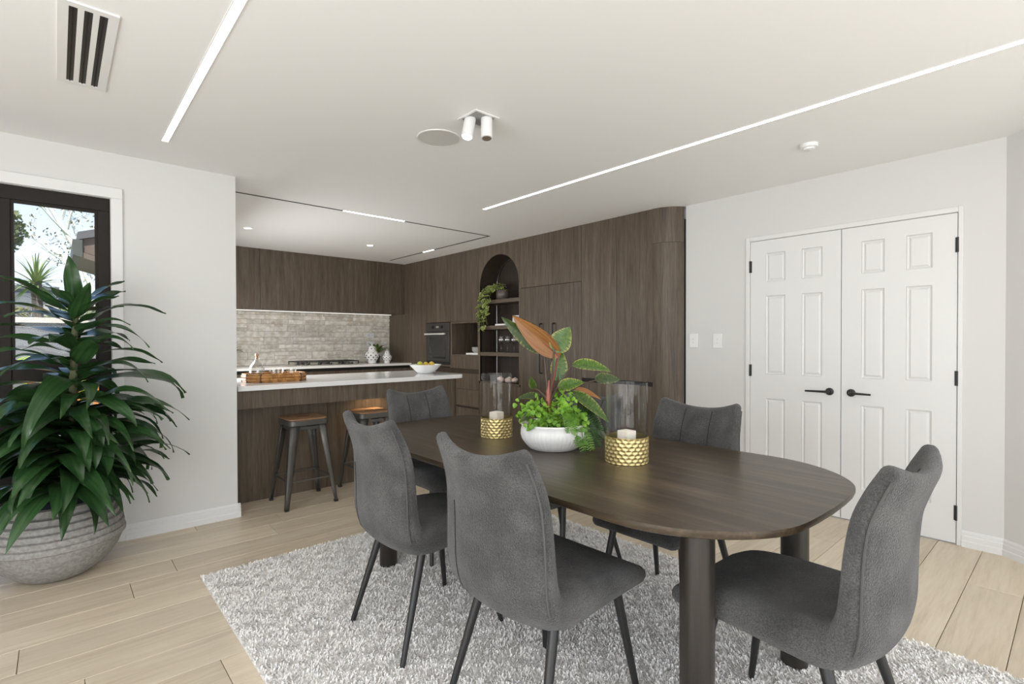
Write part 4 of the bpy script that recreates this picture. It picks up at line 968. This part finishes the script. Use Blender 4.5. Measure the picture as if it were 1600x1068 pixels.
# trailing pothos
pt = thing('trailing_pothos', 'variegated trailing pothos spilling from the arched shelf', 'potted plant', (4.035, 4.70, 1.7435))
obj('pot', MB().lathe([(.05, 0), (.065, .01), (.082, .05), (.080, .09), (.068, .115), (.062, .115), (.07, .09)], 32, cap1=False), pm('brown glazed pot', (.10, .08, .07), .35), pt, smooth=True)
obj('soil', MB().lathe([(.068, .100), (.004, .104)], 20, cap0=False), M['soil'], pt)
pv = leafmat('pothos leaf', (.14, .24, .03), (.32, .40, .07), .4, stripe=((.62, .64, .34), .30), scale=(40, 40, 10), trans=.25)
hs = lambda t_: math.sin(PI*min(1, (t_*.97+.03)**.55))**.9
rp = random.Random(3); pl_ = [leaf_mesh('pothos_leaf', .060*q, .050*q, b, pv, .25, .001, 6, hs, seed=k) for k, (q, b) in enumerate(((1, .5), (1.15, .8), (.85, .3)))]
for vi, (y1, dx, z1) in enumerate(((.20, -.135, -.36), (.13, -.15, -.30), (.26, -.13, -.24), (.08, -.15, -.16), (.17, -.145, -.39), (.24, -.13, -.34))):
    vine = [Vector(p) for p in catmull([(0, 0, .10), (-.03, y1*.5, .17), (-.10, y1*.9, .13), (dx, y1, 0), (dx-.008, y1+.01, z1*.5), (dx, y1+rp.uniform(-.03, .03), z1)], 6)]
    obj('vine', MB().tube(vine, .0022, 5), pm('vine', (.16, .2, .05), .5) if vi == 0 else bpy.data.materials['vine'], pt)
    for i in range(4, len(vine)-0, 2):
        for sgn in (0, 1):
            if rp.random() < .82:
                o = obj('leaf', rp.choice(pl_), None, pt); orient(o, vine[i]+Vector((-.004, 0, 0)), PI+rp.uniform(-1.3, 1.3), rp.uniform(-1.0, .1), rp.uniform(-.5, .5))
for k in range(34):
    a = rp.uniform(0, 2*PI); r = rp.uniform(.0, .06); o = obj('leaf', rp.choice(pl_), None, pt); orient(o, (r*math.cos(a)-.02, r*math.sin(a)+rp.uniform(-.05, .16), .115+rp.uniform(0, .075)), rp.uniform(0, 2*PI) if k % 2 else PI+rp.uniform(-1, 1), rp.uniform(-.3, .9))

# ------------------------------------------------------------------ garden beyond the window
gl = struct('ground_outside', B(-14, .79, 4.36, 46, -.6, -.4), mottled('lawn', (.06, .13, .03), (.14, .22, .06), 3, .9))
ground2 = struct('ground_far', B(.8, 14, 7.7, 46, -.6, -.4), bpy.data.materials['lawn'])
deckm = grained('deck timber', [(.3, (.20, .11, .05)), (.7, (.36, .22, .11))], (1.5, 22, 22), .6, .1, .1)
dk = struct('deck', B(-3.0, .78, 4.14, 6.3, -.12, -.06), M['joint'])
for k in range(15): obj('deck_board', B(-3.0, .78, 4.145+.143*k, 4.145+.143*k+.138, -.06, -.035), deckm, dk)
om = grained('orange stained timber', [(.3, (.42, .16, .04)), (.7, (.66, .30, .09))], (22, 22, 1.5), .6, .1, .08)
bal = thing('deck_balustrade', 'orange stained timber balustrade along the deck outside the window', 'balustrade', (0, 6.15, 0))
obj('top_rail', B(-2.9, .76, -.05, .05, .93, .97), om, bal); obj('bottom_rail', B(-2.9, .76, -.02, .02, .03, .08), om, bal)
for k in range(25): obj('baluster', B(-2.86+.148*k, -2.86+.148*k+.055, -.02, .02, .08, .93), om, bal)
fen = thing('garden_wall', 'grey painted block wall at the back of the garden', 'wall', (0, 9.2, 0))
gmw = mottled('grey painted wall', (.16, .165, .175), (.20, .205, .215), 6, .8); obj('wall', B(-4, 4, 0, .15, -.4, 1.50), gmw, fen); obj('coping', B(-4, 4, -.03, .18, 1.50, 1.57), pm('pale coping', (.60, .57, .52), .8), fen)
def leafy(name, label, cat, loc, r, n, ls, mat, trunk=None, sq=1.0, group=None, seed=1):
    t = thing(name, label, cat, loc, 0, group); rr = random.Random(seed); mb = MB()
    for _ in range(n):
        d = Vector((rr.gauss(0, 1), rr.gauss(0, 1), rr.gauss(0, 1))).normalized()*rr.uniform(.45, 1)**.5
        c = Vector((d.x*r, d.y*r, d.z*r*sq+(trunk or r*sq*.9))); nn = Vector((rr.uniform(-1, 1), rr.uniform(-1, .4), rr.uniform(0, 1))).normalized(); a = nn.orthogonal().normalized()*ls; b = nn.cross(a)*.55
        mb.add([c-a, c+b, c+a, c-b], [(0, 1, 2, 3)])
    o = obj('foliage', mb, mat, t, recalc=False); o['kind'] = 'stuff'
    obj('trunk', MB().tube([(0, 0, 0), (.03, 0, (trunk or r)*.5), (0, 0, trunk or r)], [.07*r+.02, .05*r+.015, .02], 8), pm('bark', (.12, .09, .065), .9) if 'bark' not in bpy.data.materials else bpy.data.materials['bark'], t)
    return t
olive = leafmat('olive foliage', (.10, .14, .05), (.22, .25, .10), .7, scale=(2, 2, 2), trans=.2); buff = leafmat('buff shrub foliage', (.20, .20, .08), (.36, .30, .14), .7, scale=(2, 2, 2), trans=.2)
leafy('garden_tree', 'dense round green tree at the edge of the window view', 'tree', (-1.0, 15.0, -.4), .55, 700, .08, olive, 4.0, group=None)
leafy('garden_shrub', 'buff green shrub behind the grey garden wall', 'shrub', (-.72, 11.3, -.4), .58, 1500, .05, buff, 1.75, 1.0, seed=2)
leafy('garden_shrub', 'rounded olive shrub behind the grey garden wall', 'shrub', (.30, 12.6, -.4), .55, 1300, .05, olive, 1.85, .9, seed=5)
# yucca
yt = thing('yucca', 'spiky yucca head above the garden wall', 'plant', (-.28, 13.0, -.4)); obj('trunk', MB().tube([(0, 0, 0), (.05, 0, 1.4), (0, 0, 2.75)], .08, 8), bpy.data.materials['bark'], yt)
yl = leaf_mesh('yucca_leaf', .62, .06, .7, leafmat('yucca leaf', (.12, .19, .05), (.26, .32, .10), .45, trans=.2), .2, 0, 6, lambda t_: 1-.9*t_)
ry = random.Random(8)
for k in range(60): o = obj('leaf', yl, None, yt); orient(o, (0, 0, 2.72), k*2.4, ry.uniform(-.5, 1.4))
# lime palm and shrub in front of the wall
lf = leafmat('lime leaf', (.26, .38, .03), (.48, .58, .07), .45, trans=.3)
for lb, x, y, z, n, ln_ in (('lime green strappy plant in front of the grey garden wall', -.42, 7.5, -.4, 46, .45), ('low lime yellow plant beside the strappy lime plant', .22, 7.9, -.4, 34, .36)):
    t = thing('lime_plant', lb, 'plant', (x, y, z)); m = leaf_mesh('lime_leaf', ln_, .06, 1.0, lf, .2, 0, 7); rr = random.Random(n); hgt = 1.25 if n > 40 else 1.05
    obj('stem', MB().tube([(0, 0, 0), (.02, 0, hgt)], .03, 8), bpy.data.materials['bark'], t)
    for k in range(n): o = obj('leaf', m, None, t); orient(o, (0, 0, hgt-.02*(k % 12)), k*2.4, rr.uniform(-.1, 1.2))
# birch
bt = thing('birch_tree', 'sparse pale birch tree with thin bare branches', 'tree', (.95, 16.5, -.4)); brm = mottled('birch bark', (.62, .60, .54), (.80, .78, .72), 14, .8)
rb = random.Random(12); obj('trunk', MB().tube([(0, 0, 0), (-.1, 0, 1.5), (-.28, 0, 3.0), (-.62, 0, 4.0), (-1.2, 0, 5.2), (-1.7, 0, 6.3)], [.10, .085, .07, .055, .04, .02], 8), brm, bt, smooth=True)
tw_ = MB(); lvb = MB()
def br(p, d, ln_, r, lev):
    pts = [p]; q = p.copy(); dd = d.copy()
    for i in range(6):
        dd = (dd+Vector((rb.gauss(0, .10), rb.gauss(0, .10), rb.gauss(0, .06)-.03*lev))).normalized(); q = q+dd*(ln_/6); pts.append(q.copy())
        if lev < 2 and i > 0 and rb.random() < .75: br(q, (dd+Vector((rb.gauss(0, .5), rb.gauss(0, .4), rb.gauss(0, .4)))).normalized(), ln_*.55, r*.5, lev+1)
        for _ in range(1 if rb.random() < .55 else 0):
            c = q+Vector((rb.gauss(0, .06), rb.gauss(0, .06), rb.gauss(0, .06))); a = Vector((rb.gauss(0, 1), rb.gauss(0, 1), rb.gauss(0, 1))).normalized()*.042; b = a.orthogonal().normalized()*.026; lvb.add([c-a, c+b, c+a, c-b], [(0, 1, 2, 3)])
    tw_.tube(pts, [r*(1-.13*i) for i in range(7)], 5)
for k in range(16):
    f = .25+.75*k/15; z = 1.6+4.3*f; x = -.1-1.5*f**2; br(Vector((x, 0, z)), Vector((rb.uniform(-1.1, .5), rb.uniform(-.4, .4), rb.uniform(.5, 1.0))).normalized(), rb.uniform(1.1, 2.0), .034, 0)
o = obj('branches', tw_, brm, bt, smooth=True); o['kind'] = 'stuff'; o = obj('leaves', lvb, buff, bt, recalc=False); o['kind'] = 'stuff'
# neighbouring houses
hs_ = thing('neighbour_house', 'white neighbouring house with pale roof beyond the garden', 'house', (.6, 23, -.4))
obj('wall', B(-.8, 5, 0, 5, 0, 2.55), pm('white weatherboard', (.72, .70, .66), .8), hs_); obj('roof', MB().prism([(-1.2, 2.5), (5.4, 2.5), (5.4, 2.7), (3.6, 3.6), (.4, 3.55), (-1.2, 2.7)], -.5, 5.4, 'y'), pm('grey tile roof', (.40, .38, .36), .8), hs_)
for x in (-.4, .35): w_ = obj('window', B(x, x+.5, -.04, 0, 1.2, 2.3), M['trim'], hs_); obj('pane', B(x+.06, x+.44, -.05, -.035, 1.26, 2.24), M['ovenglass'], w_)
h2 = thing('neighbour_house', 'dark flat roofed neighbouring house behind the yucca', 'house', (-2.2, 30, -.4)); obj('wall', B(-2.5, 2.2, 0, 5, 0, 3.9), pm('slate cladding', (.13, .14, .15), .8), h2); obj('parapet', B(-2.6, 2.3, -.1, 5.1, 3.9, 4.05), pm('slate cap', (.09, .095, .10), .8), h2)
# eave of the neighbouring wing
ev = thing('roof_eave', 'brown soffit and grey gutter of the roof wing outside the window', 'roof', (.21, 7.75, 2.137))
obj('soffit', MB().prism([(0, .09), (.55, -.066), (2.0, -.066), (2.0, .0), (.55, .0), (0, .155)], 0, 1.4, 'y'), pm('brown soffit', (.13, .095, .07), .8), ev)
obj('gutter', MB().prism([(-.066, .11), (.022, .088), (.022, .288), (-.066, .288)], -.02, 1.4, 'y'), pm('grey green gutter', (.06, .065, .055), .6), ev); obj('roofing', MB().prism([(-.022, .288), (2.0, .95), (2.0, 1.05), (-.022, .376)], -.02, 1.4, 'y'), pm('dark roofing', (.10, .10, .10), .8), ev)
obj('gable_infill', MB().prism([(.03, .155), (.55, .001), (1.99, .001), (1.99, .945), (.03, .303)], .03, 1.38, 'y'), bpy.data.materials['brown soffit'], ev)
obj('wall', MB().box(.62, 2.0, .2, 1.39, -2.537, -.064), pm('wing cladding', (.55, .54, .51), .8), ev)
